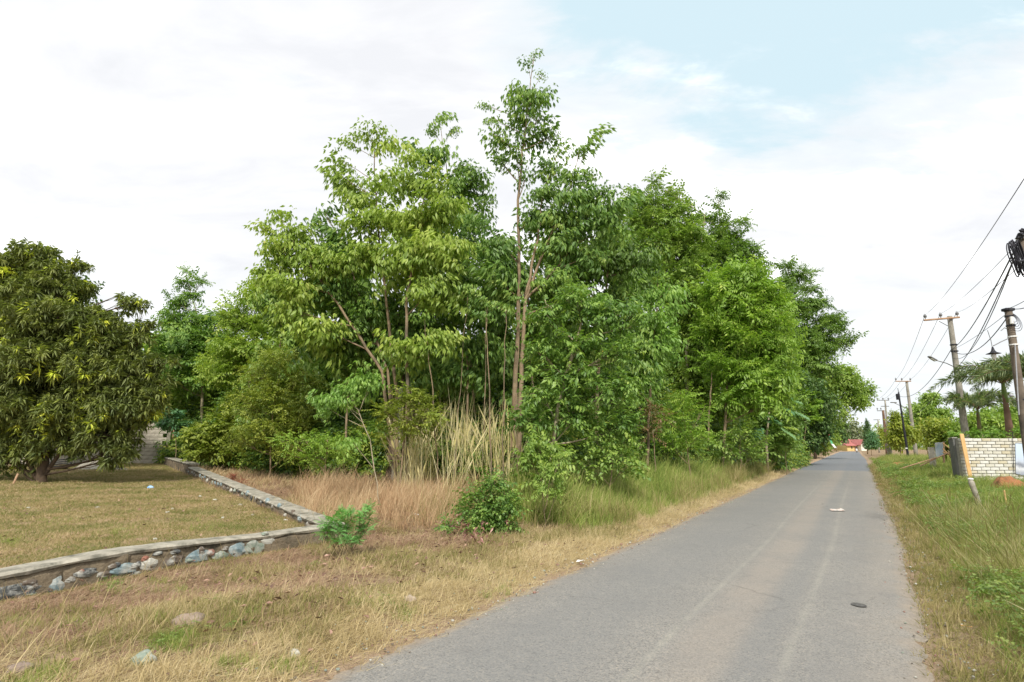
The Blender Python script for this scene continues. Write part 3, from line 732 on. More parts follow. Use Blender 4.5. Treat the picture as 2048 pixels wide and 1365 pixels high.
def wl(s, t): return s - edge(EL, t)      # metres beyond the road's left edge
def wr(s, t): return edge(ER, t) - s
def pxy(x, y):
    d = Vector((x, y * CP + (ground_z(x, y) - CAM_Z) * SP)); zc = y * CP - (CAM_Z - ground_z(x, y)) * SP * 1
    depth = y * CP + (ground_z(x, y) - CAM_Z) * SP; up = -y * SP + (ground_z(x, y) - CAM_Z) * CP
    return 1024 + F_PX * x / depth, 682.5 - F_PX * up / depth

def d_straw(s, t, x, y):
    w_ = wl(s, t)
    if w_ < -.10 or in_lawn(x, y) or w_ > 5: return 0
    if w_ < .02: return .05
    e = .12 + .22 * abs(nz(t, 0, .8)) 
    if w_ < e: return .12
    if w_ < .9: return .85
    return max(0, .40 - (w_ - .9) * .22 + nz(x, y, 1.1) * .8) * (1 if t < 16 else .4)
def d_mixed(s, t, x, y):
    w_ = wl(s, t)
    if w_ < .35 or in_lawn(x, y) or (st(WALL_A.x, WALL_A.y)[0] - .12 < s < st(WALL_A.x, WALL_A.y)[0] + .3 and t < 8): return 0
    return max(0, min(1, .30 + nz(x, y, .8, 4) * 2.2 + nz(x, y, 2.6, 14) * 1.3 + .5 * ss(w_, .7, 1.2) * (1 - ss(w_, 1.7, 2.4)) - .42 * ss(w_, 1.8, 2.6)))
def d_brown(s, t, x, y):
    w_ = wl(s, t)
    if in_lawn(x, y) or w_ < .9: return 0
    return max(0, min(1, (w_ - .9) * .45 + nz(x, y, .8, 8) * 1.2 + nz(x, y, 2.5, 18) * .6))
def d_lawn(s, t, x, y): return 1 if in_lawn(x, y) and y < 32 else 0
def d_green(s, t, x, y):
    w_ = wl(s, t); X, Y = pxy(x, y)
    if w_ < .45 or w_ > 9: return 0
    v = ss(t, 9.5, 12.5) * ss(w_, .4, 1.2) * (.85 + nz(x, y, .8, 2) * .8)
    if X < 1040: v = 0
    return max(0, v)
def d_tallmix(s, t, x, y):
    w_ = wl(s, t); X, Y = pxy(x, y)
    if w_ < .6 or w_ > 8 or in_lawn(x, y) or X < 840: return 0
    return max(0, ss(t, 8.5, 12) * (.25 + nz(x, y, .6, 12) * 1.2))
def ell(X, Y, cx, cy, rx, ry): return ((X - cx) / rx) ** 2 + ((Y - cy) / ry) ** 2 < 1
def d_pink(s, t, x, y):
    if in_lawn(x, y): return 0
    X, Y = pxy(x, y)
    k = ell(X, Y, 830, 1005, 115, 32) or ell(X, Y, 700, 992, 110, 14) or ell(X, Y, 900, 985, 90, 18)
    return .36 if k else (.10 if ell(X, Y, 780, 1015, 190, 50) else 0)
def d_tall(s, t, x, y):
    X, Y = pxy(x, y)
    return (.75 if ell(X, Y, 832, 992, 28, 9) or ell(X, Y, 918, 988, 36, 12) or ell(X, Y, 1005, 996, 34, 11) else 0) + (.3 if ell(X, Y, 1330, 942, 50, 10) else 0) + (.07 if ell(X, Y, 940, 990, 130, 20) else 0)
def d_right(s, t, x, y):
    w_ = wr(s, t)
    if w_ < .25: return 0
    return min(1, ss(w_, .2, .9) * (.9 + nz(x, y, .9, 7) * .5))
def d_rlean(s, t, x, y):
    w_ = wr(s, t)
    return 0 if w_ < .6 or t > 16 else max(0, .6 + nz(x, y, 1.1, 17) * .9)
def d_rweed(s, t, x, y):
    w_ = wr(s, t)
    return 0 if w_ < .6 else max(0, (.06 + nz(x, y, .7, 27) * 1.6))
def d_redge(s, t, x, y):
    w_ = wr(s, t)
    return 0 if w_ < -.08 else (.06 if w_ < .04 else .9 if w_ < .9 else .4)
for nm, cl_, n_, box, dens, lod, lb in (
    ('dry_straw_grass', C_straw, 110000, (3, 9, 1.5, 45), d_straw, 9, 'dry straw coloured grass along the left edge of the road'),
    ('mixed_verge_grass', C_mixed, 120000, (3.4, 13, 1, 40), d_mixed, 9, 'half dry green and straw grass on the left verge'),
    ('brown_grass_litter', C_brown, 150000, (4, 22, 0, 34), d_brown, 9, 'trampled brown dead grass below the stone wall'),
    ('lawn_grass', C_lawn, 300000, (6.8, 34, -14, 34), d_lawn, 9, 'short patchy lawn inside the low stone wall'),
    ('green_verge_grass', C_green, 90000, (3.4, 14, 8, 75), d_green, 14, 'knee high green grass along the road below the trees'),
    ('seeding_verge_grass', C_tallmix, 30000, (3.6, 13, 8, 60), d_tallmix, 14, 'mixed seeding grass below the trees on the left'),
    ('pinkish_dead_grass', C_pink, 24000, (5, 22, 4, 26), d_pink, 16, 'pinkish brown dead grass in front of the trees'),
    ('dry_strip_grass', C_strip, 30000, (8, 30, 4, 34), lambda s, t, x, y: 0 if in_lawn(x, y) else (.85 if ell(*pxy(x, y), 500, 955, 190, 26) or ell(*pxy(x, y), 700, 1010, 120, 40) else .12), 12, 'knee low dry tan grass strip between the back wall and the shrubs'),
    ('tall_yellow_grass', C_tall, 9000, (3.5, 20, 6, 40), d_tall, 16, 'man high yellow plumed grass before the tree trunks'),
    ('right_verge_grass', C_green, 90000, (-14, 0, 1.5, 90), d_right, 11, 'thick green grass on the right verge'),
    ('right_leaning_grass', C_lean, 6500, (-9, 0, 1, 18), d_rlean, 11, 'long leaning seeding grass stalks on the right verge'),
    ('right_verge_weeds', C_weed, 60000, (-12, 0, 2, 60), d_rweed, 11, 'low broad leaved weeds among the right verge grass'),
    ('lying_straw_stems', C_stem, 9000, (3.3, 12, 1.5, 22), lambda s, t, x, y: 0 if wl(s, t) < .0 or in_lawn(x, y) else max(0, .35 + nz(x, y, .9, 31) * 1.3), 9, 'long pale straw stems lying across the left verge'),
    ('right_edge_grass', C_mixed, 60000, (-4, 0, 1.5, 60), d_redge, 9, 'short half dry grass along the right edge of the road'),
):
    p_, s_ = sample(n_, *box, dens, seed=len(nm), lod=lod)
    if nm == 'right_verge_grass':
        s_ = [a * (.42 + .58 * ss(wr(*st(q[0], q[1])), .5, 3.0)) * (1 - .35 * ss(st(q[0], q[1])[1], 14, 22)) for a, q in zip(s_, p_)]
    if nm == 'tall_yellow_grass': s_ = [a * 1.22 for a in s_]
    if nm == 'green_verge_grass':
        s_ = [a * (.5 + 1.5 * ss(wl(*st(q[0], q[1])), .4, 3.2)) for a, q in zip(s_, p_)]
    scatter(nm, cl_, p_, s_, lb, .9 if 'leaning' in nm else 6.283)
# green tufts and weeds among the dry verge
tuf = [(220, 1180), (425, 1120), (330, 1170), (350, 1190), (300, 1240), (160, 1250), (20, 1250), (340, 1300), (360, 1280), (330, 1285), (470, 1230), (1000, 1190), (720, 1210), (100, 1350), (460, 1330), (60, 1370), (550, 1340), (800, 1230), (120, 1050), (410, 1055), (230, 1070), (20, 1085), (300, 1110), (850, 1050), (760, 1060)]
tp = []; tsz = []
for X, Y in tuf:
    for k in range(16):
        q = G(X + gs.normal(0, 24), Y + gs.normal(0, 7)); tp.append(q); tsz.append(gs.uniform(.5, 1.0))
scatter('green_tufts', C_low, tp, tsz, 'small fresh green grass tufts among the dry verge grass')
tp = []; tsz = []
for X, Y in [(355, 1275), (345, 1288), (370, 1262), (330, 1300), (225, 1175), (480, 1250), (440, 1205), (780, 1210), (640, 1130)]:
    for k in range(5):
        q = G(X + gs.normal(0, 12), Y + gs.normal(0, 5)); tp.append(q + Vector((0, 0, -.02))); tsz.append(gs.uniform(.25, .5))
scatter('low_weeds', C_weed[:3], tp, tsz, 'low leafy weeds among the dry verge grass')
PB_ = []
for k in range(4):
    mb_ = MB().blob((0, 0, .3), (1, .8, .6), .25, k, nu=7, nv=4); V_ = np.array(mb_.v); T_ = []
    for f in mb_.f: T_ += [(f[0], f[1], f[2]), (f[0], f[2], f[3])]
    PB_.append(clump_obj('pebble', (V_, np.array(T_), np.full(len(V_), k / 3)), M_stones[('white', 'brown', 'green', 'red')[k]]))
pp, sc_ = [], []
for i in range(2600):
    t = gs.uniform(1, 26) ** 1.0; lft = gs.uniform() < .6; s_ = edge(EL, t) + gs.normal(.12, .22) if lft else edge(ER, t) - gs.normal(.12, .2)
    x, y = xy(s_, t); pp.append((x, y, max(.0, ground_z(x, y)) + .012)); sc_.append(gs.uniform(.008, .028) * (1 + (gs.uniform() < .05)))
scatter('shoulder_gravel', PB_, pp, sc_, 'small loose gravel along both edges of the asphalt')
# fallen leaves
def fallen(nm, n, fn, m, label, ln=(.035, .08)):
    g = np.random.default_rng(n); Q = []
    while len(Q) < n:
        s, t = g.uniform(3.5, 16), g.uniform(1, 18); x, y = xy(s, t)
        if abs(x) > y + 1 or y < 1 or g.uniform() > fn(s, t, x, y): continue
        Q.append((x, y, ground_z(x, y) + g.uniform(.03, .08)))
    Q = np.array(Q); az = g.uniform(0, 6.28, n); D = np.stack([np.cos(az), np.sin(az), g.normal(0, .25, n)], 1)
    Ls = g.uniform(*ln, n)
    V, T, A = leaf_geo(Q, D, np.array([0, 0, 1.]) + g.normal(0, .35, (n, 3)), Ls, Ls * .55, g.uniform(0, 1, n), droop=-.1, fold=.35)
    tag(np_mesh(nm, V, T, m, A), label, 'fallen leaves', None, 'stuff')
fallen('fallen_leaves', 1700, lambda s, t, x, y: (.12 if in_lawn(x, y) else (0 if wl(s, t) < .3 else (1.0 if ell(*pxy(x, y), 800, 1120, 170, 60) or ell(*pxy(x, y), 560, 1180, 220, 40) else .3))), LM['littleleaf'], 'curled dead brown leaves lying on the verge and lawn')

# ------------------------------------------------------------------ the clump of rubber trees left of the road
T = tree
GR = 'slender rubber trees of the roadside thicket'
T('rubber_tree', 'leftmost slender tree of the roadside thicket, its pale trunk leaning left over the shrubs', 'tree', 18,
  [[(800, 930, .09), (765, 745, .075), (690, 630, .06), (610, 520, .04), (575, 460, .02)]],
  [(555, 425, 34, 26), (535, 460, 28, 26), (585, 455, 40, 30), (560, 500, 50, 34), (615, 500, 50, 36), (540, 545, 44, 28), (600, 560, 60, 34), (665, 530, 50, 40), (590, 620, 46, 30), (640, 655, 60, 34)],
  'rubber', 'rubberY', 1.0, group=GR)
T('rubber_tree', 'short crowned rubber tree just right of the leftmost leaning one, forked pale trunk', 'tree', 18.6,
  [[(805, 930, .08), (775, 745, .065), (725, 610, .05), (695, 510, .03), (650, 425, .015)]],
  [(645, 425, 30, 22), (665, 465, 46, 30), (700, 510, 52, 36), (650, 510, 40, 30), (690, 580, 60, 36), (740, 620, 50, 34), (700, 660, 50, 30)],
  'rubber', 'rubber', 1.0, group=GR)
T('rubber_tree', 'rubber tree with a flat umbrella top standing alone above the left of the thicket', 'tree', 18,
  [[(800, 930, .10), (788, 740, .08), (770, 580, .06), (752, 420, .04), (748, 290, .02)]],
  [(735, 268, 44, 20), (775, 285, 36, 20), (695, 285, 32, 22), (680, 320, 34, 20), (690, 365, 40, 24), (720, 395, 46, 28), (765, 360, 36, 18), (675, 345, 26, 18), (735, 440, 50, 30), (790, 430, 40, 30), (735, 510, 50, 34), (790, 540, 46, 34)],
  'rubber', 'rubberY', 1.0, group=GR)
T('rubber_tree', 'rubber tree with a broad yellowish crown right of the umbrella topped one', 'tree', 17,
  [[(815, 940, .10), (815, 760, .08), (812, 600, .065), (840, 460, .04), (850, 360, .02)]],
  [(825, 325, 44, 22), (850, 360, 60, 32), (800, 360, 36, 26), (880, 420, 60, 36), (830, 430, 60, 36), (850, 500, 70, 40), (800, 500, 40, 34), (905, 480, 50, 34), (860, 580, 70, 40), (820, 690, 44, 28), (870, 680, 56, 32)],
  'rubber', 'rubberY', 1.0, group=GR)
T('rubber_tree', 'thin rubber tree with a small separate leaf tuft above the middle dip of the thicket', 'tree', 20,
  [[(960, 900, .07), (935, 620, .05), (905, 420, .035), (882, 260, .015)]],
  [(880, 240, 32, 18), (865, 262, 16, 16), (905, 262, 14, 12), (880, 310, 50, 20), (935, 325, 34, 24), (955, 360, 34, 28), (920, 370, 46, 28), (970, 400, 26, 24), (930, 420, 50, 30), (945, 480, 40, 34), (915, 560, 50, 36)],
  'rubber', 'rubber', 1.0, group=GR)
T('rubber_tree', 'tallest rubber tree of the thicket, thin crown far above all others', 'tree', 17.5,
  [[(1020, 940, .13), (1032, 740, .11), (1040, 560, .085), (1036, 400, .06), (1052, 240, .03), (1068, 110, .012)]],
  [(1068, 108, 20, 12), (1055, 128, 14, 10), (1085, 150, 12, 8), (1040, 178, 36, 18), (1090, 178, 30, 16), (1060, 200, 46, 18), (972, 210, 20, 16), (985, 235, 18, 12), (1040, 232, 40, 18), (1085, 230, 26, 18), (990, 270, 34, 18), (1015, 290, 34, 18), (1070, 265, 40, 18), (1105, 270, 26, 12), (1000, 318, 32, 14), (1035, 320, 36, 18), (1050, 360, 30, 22), (1000, 480, 40, 34), (1070, 430, 36, 30), (1000, 560, 50, 36), (1075, 560, 44, 34), (960, 600, 36, 36), (1060, 640, 40, 32)],
  'rubber', 'rubber', .9, group=GR)
T('rubber_tree', 'many limbed rubber tree forking low just right of the tallest trunk', 'tree', 17,
  [[(1035, 940, .11), (1042, 760, .10), (1050, 600, .08), (1090, 500, .055), (1130, 400, .03)], [(1050, 600, .07), (1075, 480, .05), (1085, 380, .02)], [(1052, 600, .06), (1120, 530, .045), (1180, 430, .02)]],
  [(1180, 280, 30, 16), (1160, 300, 20, 10), (1115, 300, 28, 16), (1110, 335, 44, 20), (1150, 350, 34, 20), (1190, 350, 30, 16), (1090, 380, 48, 28), (1140, 390, 56, 30), (1200, 385, 44, 24), (1225, 410, 34, 28), (1100, 430, 50, 30), (1160, 440, 60, 34), (1220, 460, 40, 36), (1120, 490, 54, 34), (1180, 510, 50, 36), (1120, 560, 46, 34), (1180, 590, 40, 30)],
  'rubber', 'rubber', 1.0, group=GR)
T('rubber_tree', 'dark drooping leaved tree behind the right shoulder of the thicket', 'tree', 19.5,
  [[(1180, 930, .09), (1200, 700, .07), (1220, 520, .04)]],
  [(1215, 440, 42, 34), (1240, 490, 36, 40), (1200, 520, 44, 40), (1245, 560, 40, 40), (1285, 520, 34, 30), (1300, 510, 26, 20)],
  'rubber', 'rubberD', 1.1, group=GR)
T('broadleaf_tree', 'pale limbed tree at the front right of the thicket with scattered orange leaves', 'tree', 14.5,
  [[(1085, 960, .08), (1120, 800, .07), (1150, 690, .055), (1175, 610, .03)], [(1150, 690, .035), (1200, 668, .03), (1262, 655, .02)], [(1150, 690, .035), (1115, 640, .025), (1090, 600, .015)]],
  [(1150, 600, 60, 34), (1200, 630, 56, 34), (1100, 640, 50, 34), (1250, 640, 46, 40), (1160, 690, 60, 30), (1230, 710, 60, 36), (1090, 710, 56, 36), (1150, 760, 70, 36), (1230, 780, 56, 40), (1080, 780, 50, 34), (1160, 830, 66, 36), (1250, 850, 44, 36), (1060, 850, 50, 34)],
  'broad', 'rubber', 1.0, bark=M_barkpale, limb_r=.025)
T('drooping_tree', 'bright light green tree with drooping leaf tiers at the right shoulder of the thicket', 'tree', 20,
  [[(1290, 930, .08), (1300, 760, .06), (1315, 600, .03)]],
  [(1315, 545, 30, 20), (1335, 580, 30, 24), (1300, 590, 38, 26), (1345, 615, 26, 24), (1310, 640, 46, 26), (1340, 660, 30, 22), (1300, 690, 46, 28), (1340, 710, 26, 22), (1290, 740, 40, 28), (1260, 760, 40, 30)],
  'rubber', 'bright', 1.15)
# second row, behind the thicket
GB = 'taller trees behind the right half of the thicket'
T('feathery_tree', 'fine leaved tall tree behind the right side of the thicket with wispy top twigs', 'tree', 30,
  [[(1370, 900, .16), (1375, 700, .13), (1395, 540, .10), (1410, 430, .06), (1330, 380, .02)]],
  [(1310, 365, 28, 14), (1275, 385, 20, 14), (1345, 385, 30, 14), (1290, 410, 46, 24), (1345, 420, 44, 22), (1380, 440, 30, 20), (1300, 450, 60, 34), (1370, 480, 60, 34), (1320, 500, 60, 36), (1380, 540, 56, 38), (1300, 560, 60, 40), (1370, 600, 60, 40), (1400, 650, 50, 40)],
  'tuft', 'mid', 1.0, bark=M_barkpale, group=GB)
T('feathery_tree', 'tall tree behind the thicket with two narrow leaf tufts standing above its crown', 'tree', 31,
  [[(1440, 900, .15), (1435, 700, .12), (1440, 500, .06), (1437, 400, .02)]],
  [(1443, 392, 16, 10), (1437, 412, 16, 9), (1420, 437, 34, 14), (1450, 445, 22, 12), (1490, 445, 26, 14), (1475, 470, 26, 18), (1430, 470, 44, 22), (1485, 500, 34, 22), (1440, 510, 56, 30), (1500, 530, 40, 20), (1510, 500, 16, 16), (1450, 560, 60, 34)],
  'tuft', 'rubberD', 1.0, bark=M_barkpale, group=GB)
T('feathery_tree', 'yellow green feathery tree beside the road right of the thicket, two orange barked stems', 'tree', 27,
  [[(1440, 900, .11), (1455, 770, .09), (1480, 660, .06), (1490, 570, .03)], [(1410, 900, .07), (1420, 800, .06), (1425, 740, .03)]],
  [(1480, 550, 54, 20), (1440, 580, 50, 28), (1510, 580, 50, 28), (1550, 600, 34, 24), (1470, 620, 64, 32), (1530, 640, 56, 32), (1430, 650, 50, 34), (1480, 680, 64, 34), (1540, 700, 56, 34), (1450, 730, 56, 34), (1510, 750, 60, 34), (1560, 765, 40, 24), (1540, 800, 40, 24), (1480, 800, 56, 26)],
  'tuft', 'yellowg', 1.15, bark=M_bark)
T('dark_tree', 'darker tree with sparse spreading leaf tiers, right of the yellow green feathery one', 'tree', 56,
  [[(1592, 905, .34), (1596, 780, .28), (1590, 650, .18), (1580, 560, .07)], [(1598, 780, .14), (1650, 742, .07), (1690, 752, .03)]],
  [(1575, 530, 26, 12), (1600, 548, 34, 16), (1570, 575, 40, 22), (1625, 580, 24, 14), (1630, 610, 34, 12), (1585, 620, 44, 26), (1650, 640, 36, 12), (1680, 650, 32, 11), (1625, 660, 44, 18), (1695, 680, 28, 10), (1660, 688, 36, 14), (1600, 690, 56, 32), (1640, 710, 40, 14), (1590, 740, 60, 34), (1670, 745, 26, 8)],
  'tuft', 'rubberD', .85, bark=M_barkdark)
T('roadside_tree', 'tree reaching a low bough over the road at the far end of the thicket', 'tree', 74,
  [[(1628, 900, .3), (1640, 820, .24), (1650, 770, .10)], [(1646, 815, .08), (1690, 800, .06), (1730, 790, .03)]],
  [(1650, 760, 44, 24), (1690, 745, 30, 16), (1700, 770, 36, 18), (1730, 785, 24, 14), (1740, 770, 14, 9), (1700, 800, 34, 14), (1725, 805, 18, 9), (1690, 830, 20, 8), (1650, 800, 40, 22), (1640, 840, 36, 24)],
  'dense', 'mid', .6, bark=M_barkdark)
T('dark_bushy_tree', 'very dark bushy tree low beside the road with lighter yellow green outer leaves', 'tree', 52,
  [[(1590, 905, .12), (1590, 840, .08)]],
  [(1590, 780, 44, 30), (1620, 800, 40, 34), (1580, 830, 46, 34), (1620, 850, 40, 30), (1590, 872, 44, 24)],
  'dense', 'dark', 1.2, bark=M_barkdark)
T('roadside_bush', 'yellow green bush in front of the very dark tree beside the road', 'bush', 50,
  [[(1600, 905, .06), (1612, 850, .03)]],
  [(1605, 790, 22, 14), (1625, 810, 22, 16), (1590, 815, 18, 12), (1618, 838, 22, 14)],
  'finefar', 'yellowg', 1.0)
T('roadside_bush', 'smooth yellow green bush bulging to the road edge before the green pennant', 'bush', 78,
  [[(1630, 905, .04), (1635, 870, .03)]],
  [(1634, 858, 24, 16), (1638, 878, 22, 14), (1620, 888, 20, 12), (1642, 892, 16, 8)],
  'dense', 'olive', 1.3)
# deep shade fill of the wood behind: real trees one behind another
GW = 'dark trees deep inside the wood behind the thicket'
for i, (X, dep, lobs, lb) in enumerate((
    (560, 25, [(560, 600, 50, 50), (610, 680, 60, 50), (550, 740, 60, 50), (620, 800, 60, 50), (540, 830, 60, 50)], 'dark tree inside the wood behind the left leaning trunk'),
    (700, 24, [(700, 560, 60, 60), (740, 660, 60, 60), (680, 740, 60, 50), (730, 830, 70, 50), (670, 860, 60, 40)], 'dark tree inside the wood behind the forked left trunks'),
    (860, 23, [(850, 470, 60, 60), (880, 570, 70, 60), (850, 680, 70, 60), (890, 780, 70, 60), (840, 860, 60, 40)], 'dark tree inside the wood behind the tall yellow grass'),
    (1000, 23, [(1000, 520, 50, 50), (990, 620, 60, 60), (960, 720, 60, 60), (1020, 800, 70, 60), (970, 870, 60, 40)], 'dark tree inside the wood behind the tallest trunk'),
    (1130, 22, [(1130, 500, 60, 50), (1120, 620, 70, 60), (1140, 740, 70, 60), (1120, 850, 70, 50)], 'dark tree inside the wood behind the pale limbed tree'),
    (1260, 25, [(1260, 560, 50, 60), (1270, 680, 60, 60), (1250, 780, 60, 60), (1290, 860, 60, 50)], 'dark tree inside the wood behind the bright drooping tree'),
    (1390, 31, [(1400, 640, 60, 50), (1380, 740, 60, 60), (1400, 830, 60, 50)], 'dark tree inside the wood behind the orange barked stems'),
    (1520, 36, [(1520, 640, 60, 60), (1530, 740, 60, 60), (1520, 830, 70, 50)], 'dark tree inside the wood behind the breadfruit plants'))):
    T('forest_tree', lb, 'tree', dep, [[(X, 930, .11), (X - 8, 780, .09), (X + 6, lobs[0][1] + 20, .04)]], lobs, 'rubberfar' if i < 6 else 'dense', 'rubberD' if i % 2 else 'mid', 1.0, group=GW, twigs=False, size=1.0)
GI = 'small leafy trees between the trunks of the thicket'
for X_, dep, lobs, lb in ((690, 19.5, [(640, 600, 50, 34), (700, 640, 50, 34), (660, 690, 50, 34), (730, 700, 50, 34), (690, 740, 46, 30)], 'small leafy tree under the leaning pale trunk'),
      (800, 19.2, [(790, 600, 50, 36), (840, 640, 50, 36), (790, 670, 46, 34), (850, 720, 50, 34), (800, 745, 44, 30)], 'small leafy tree behind the bright hanging leaf bunches'),
      (930, 18.8, [(930, 560, 50, 36), (900, 640, 50, 36), (960, 680, 50, 36), (920, 740, 50, 34), (980, 620, 40, 34), (955, 440, 36, 30), (985, 500, 40, 34), (1010, 560, 36, 36), (905, 500, 44, 34)], 'small leafy tree left of the tallest trunk above the yellow grass'),
      (1060, 18.4, [(1050, 560, 50, 36), (1080, 660, 50, 36), (1020, 700, 44, 34), (1060, 780, 50, 34)], 'small leafy tree right of the tallest trunk'),
      (1190, 19.5, [(1150, 540, 56, 40), (1230, 600, 50, 40), (1180, 660, 56, 40), (1260, 700, 50, 40), (1200, 480, 50, 36)], 'small leafy tree behind the pale limbed tree')):
    T('small_tree', lb, 'tree', dep, [[(X_, 930, .07), (X_ + 6, 780, .05), (X_ - 4, lobs[0][1] + 10, .025)]], lobs, 'rubber', 'rubber', .9, group=GI, twigs=False)
# thin bare stems in the shade
for i, (a, b, dep, r) in enumerate(((880, 850, 16.5, .03), (985, 972, 16, .035), (1005, 1010, 16.2, .03), (965, 975, 17, .025), (1030, 1040, 15.8, .03), (905, 935, 17, .02))):
    T('sapling', ('thin bare sapling stem ' + ['behind the left side of the tall yellow grass', 'in the shade left of the tallest trunk', 'close beside the tallest trunk on its left', 'second stem left of the tallest trunk', 'just right of the tallest trunk', 'in the shade behind the tallest yellow plumes'][i]), 'sapling', dep,
      [[(a, 940, r), ((a + b) / 2, 780, r * .8), (b, 640 - 10 * i, r * .4)]], [(b, 630 - 10 * i, 26, 20)], 'rubber', 'rubber', 1.0, group='thin saplings in the shade of the thicket', twigs=False)

# left background trees
GL = 'light green trees beyond the left wall'
T('feathery_tree', 'light green tree with a tall narrow crown tip above the left wall', 'tree', 34,
  [[(400, 925, .14), (405, 760, .11), (400, 650, .07), (372, 555, .02)], [(403, 700, .05), (450, 620, .02)]],
  [(372, 542, 20, 10), (370, 565, 26, 14), (405, 562, 18, 8), (385, 590, 30, 12), (355, 605, 30, 18), (350, 640, 36, 22), (400, 640, 34, 16), (440, 640, 34, 18), (380, 680, 60, 30), (440, 690, 50, 30), (340, 690, 36, 28), (400, 740, 70, 34), (340, 750, 44, 34)],
  'tuft', 'rubber', 1.1, bark=M_barkpale, group=GL)
T('feathery_tree', 'light green tree filling the gap between the wall trees and the leaning trunk', 'tree', 30,
  [[(500, 925, .13), (500, 760, .1), (510, 620, .04)]],
  [(530, 565, 36, 22), (510, 600, 40, 24), (560, 600, 44, 26), (480, 640, 44, 26), (540, 650, 54, 30), (480, 700, 54, 30), (550, 710, 56, 32), (450, 740, 50, 30)],
  'tuft', 'rubberY', 1.1, group=GL)
T('dark_tree', 'dark green tree behind the end of the block wall', 'tree', 37,
  [[(390, 925, .1), (390, 820, .05)]],
  [(380, 790, 50, 36), (440, 800, 50, 36), (340, 800, 40, 34), (420, 850, 54, 34), (360, 860, 44, 30)],
  'dense', 'mid', 1.1)
T('roadside_bush', 'bluish green bush above the end of the block wall', 'bush', 30, [[(352, 925, .03), (352, 860, .02)]],
  [(350, 828, 28, 16), (338, 850, 28, 16), (362, 850, 24, 14)], 'finefar', 'blueg', 1.1)
# shrub belt at the foot of the wood, left half
T('olive_shrub', 'low olive green shrub nearest the end of the block wall', 'bush', 27, [[(400, 930, .04), (405, 860, .02)]],
  [(392, 880, 32, 26), (430, 870, 40, 30), (405, 905, 40, 18), (450, 900, 44, 22), (470, 840, 40, 34)], 'finefar', 'olive', 1.1, group='olive shrubs along the dry grass strip')
T('olive_shrub', 'tall olive green shrub left of the leaning trunk', 'bush', 22, [[(540, 935, .05), (545, 830, .03), (560, 740, .02)]],
  [(560, 720, 50, 28), (520, 750, 44, 30), (600, 760, 50, 34), (550, 790, 60, 34), (500, 810, 44, 32), (600, 830, 56, 36), (530, 860, 60, 34), (580, 900, 56, 26), (480, 880, 40, 26)], 'fine', 'olive', .8, size=1.15, group='olive shrubs along the dry grass strip')
T('olive_shrub', 'yellow tipped shrub at the edge of the pinkish grass left of the fig like trunk', 'bush', 18, [[(650, 945, .04), (655, 880, .02)]],
  [(560, 880, 30, 14), (610, 880, 40, 22), (660, 890, 44, 24), (620, 915, 50, 16), (690, 920, 30, 14)], 'fine', 'yellowg', .75)
T('olive_shrub', 'dense fine leaved shrub right of the leaning sapling', 'bush', 16, [[(800, 950, .04), (810, 870, .03), (820, 810, .02)]],
  [(820, 800, 46, 26), (780, 825, 40, 28), (860, 830, 40, 30), (820, 850, 50, 30), (770, 870, 30, 26)], 'fine', 'olive', 1.0)
T('young_rubber_tree', 'young tree with big hanging bright green leaf bunches above a thin bent stem', 'tree', 14,
  [[(765, 965, .022), (740, 880, .018), (715, 820, .015), (700, 790, .01)], [(718, 825, .012), (740, 770, .008)]],
  [(738, 755, 36, 16), (700, 775, 26, 16), (670, 790, 32, 18), (648, 812, 26, 18), (690, 805, 24, 16), (700, 880, 26, 12)],
  'rubber', 'bright', 1.6, bark=M_barkpale, limb_r=.012, size=1.3)
T('broadleaf_bush', 'leafy bush with pale new shoots right of the tall yellow grass', 'bush', 12.5, [[(1085, 985, .03), (1080, 900, .02)]],
  [(1075, 890, 36, 20), (1110, 905, 34, 20), (1060, 920, 34, 22), (1100, 935, 40, 24), (1130, 900, 30, 18), (1090, 960, 36, 20)], 'broad', 'mid', 1.0, size=.8, limb_r=.012)
T('vine_bush', 'rounded bush smothered in small leaved creepers at the foot of the thicket', 'bush', 14.5, [[(1220, 975, .03), (1220, 900, .02)]],
  [(1215, 850, 40, 24), (1250, 880, 36, 26), (1190, 880, 34, 26), (1225, 910, 50, 26), (1180, 930, 40, 24), (1250, 935, 36, 20)], 'vine', 'mid', 1.0, limb_r=.012)
T('olive_shrub', 'yellow green fine leaved shrub below the orange barked stems', 'bush', 21, [[(1380, 930, .04), (1370, 850, .02)]],
  [(1360, 800, 40, 24), (1400, 830, 34, 26), (1340, 840, 40, 28), (1390, 870, 40, 26), (1340, 885, 40, 22)], 'fine', 'yellowg', .9, size=1.1)
T('reddish_bush', 'bush with maroon flushed leaves left of the yellow green shrub', 'bush', 19.5, [[(1310, 935, .03), (1305, 860, .02)]],
  [(1300, 815, 26, 18), (1320, 840, 28, 20), (1295, 860, 28, 20)], 'fine', 'reddish', .8)
T('creeper_bush', 'tangled green bush below the breadfruit plants at the roadside', 'bush', 26, [[(1480, 925, .03), (1480, 890, .02)]],
  [(1440, 880, 36, 18), (1480, 870, 36, 20), (1520, 885, 34, 18), (1460, 900, 44, 14), (1510, 905, 44, 12)], 'vine', 'mid', .7, size=1.4, limb_r=.015)
T('broadleaf_bush', 'pale green bush right of the breadfruit plants', 'bush', 34, [[(1570, 912, .03), (1570, 890, .02)]],
  [(1560, 875, 26, 16), (1580, 892, 24, 12), (1545, 895, 24, 12)], 'finefar', 'mid', 1.0)
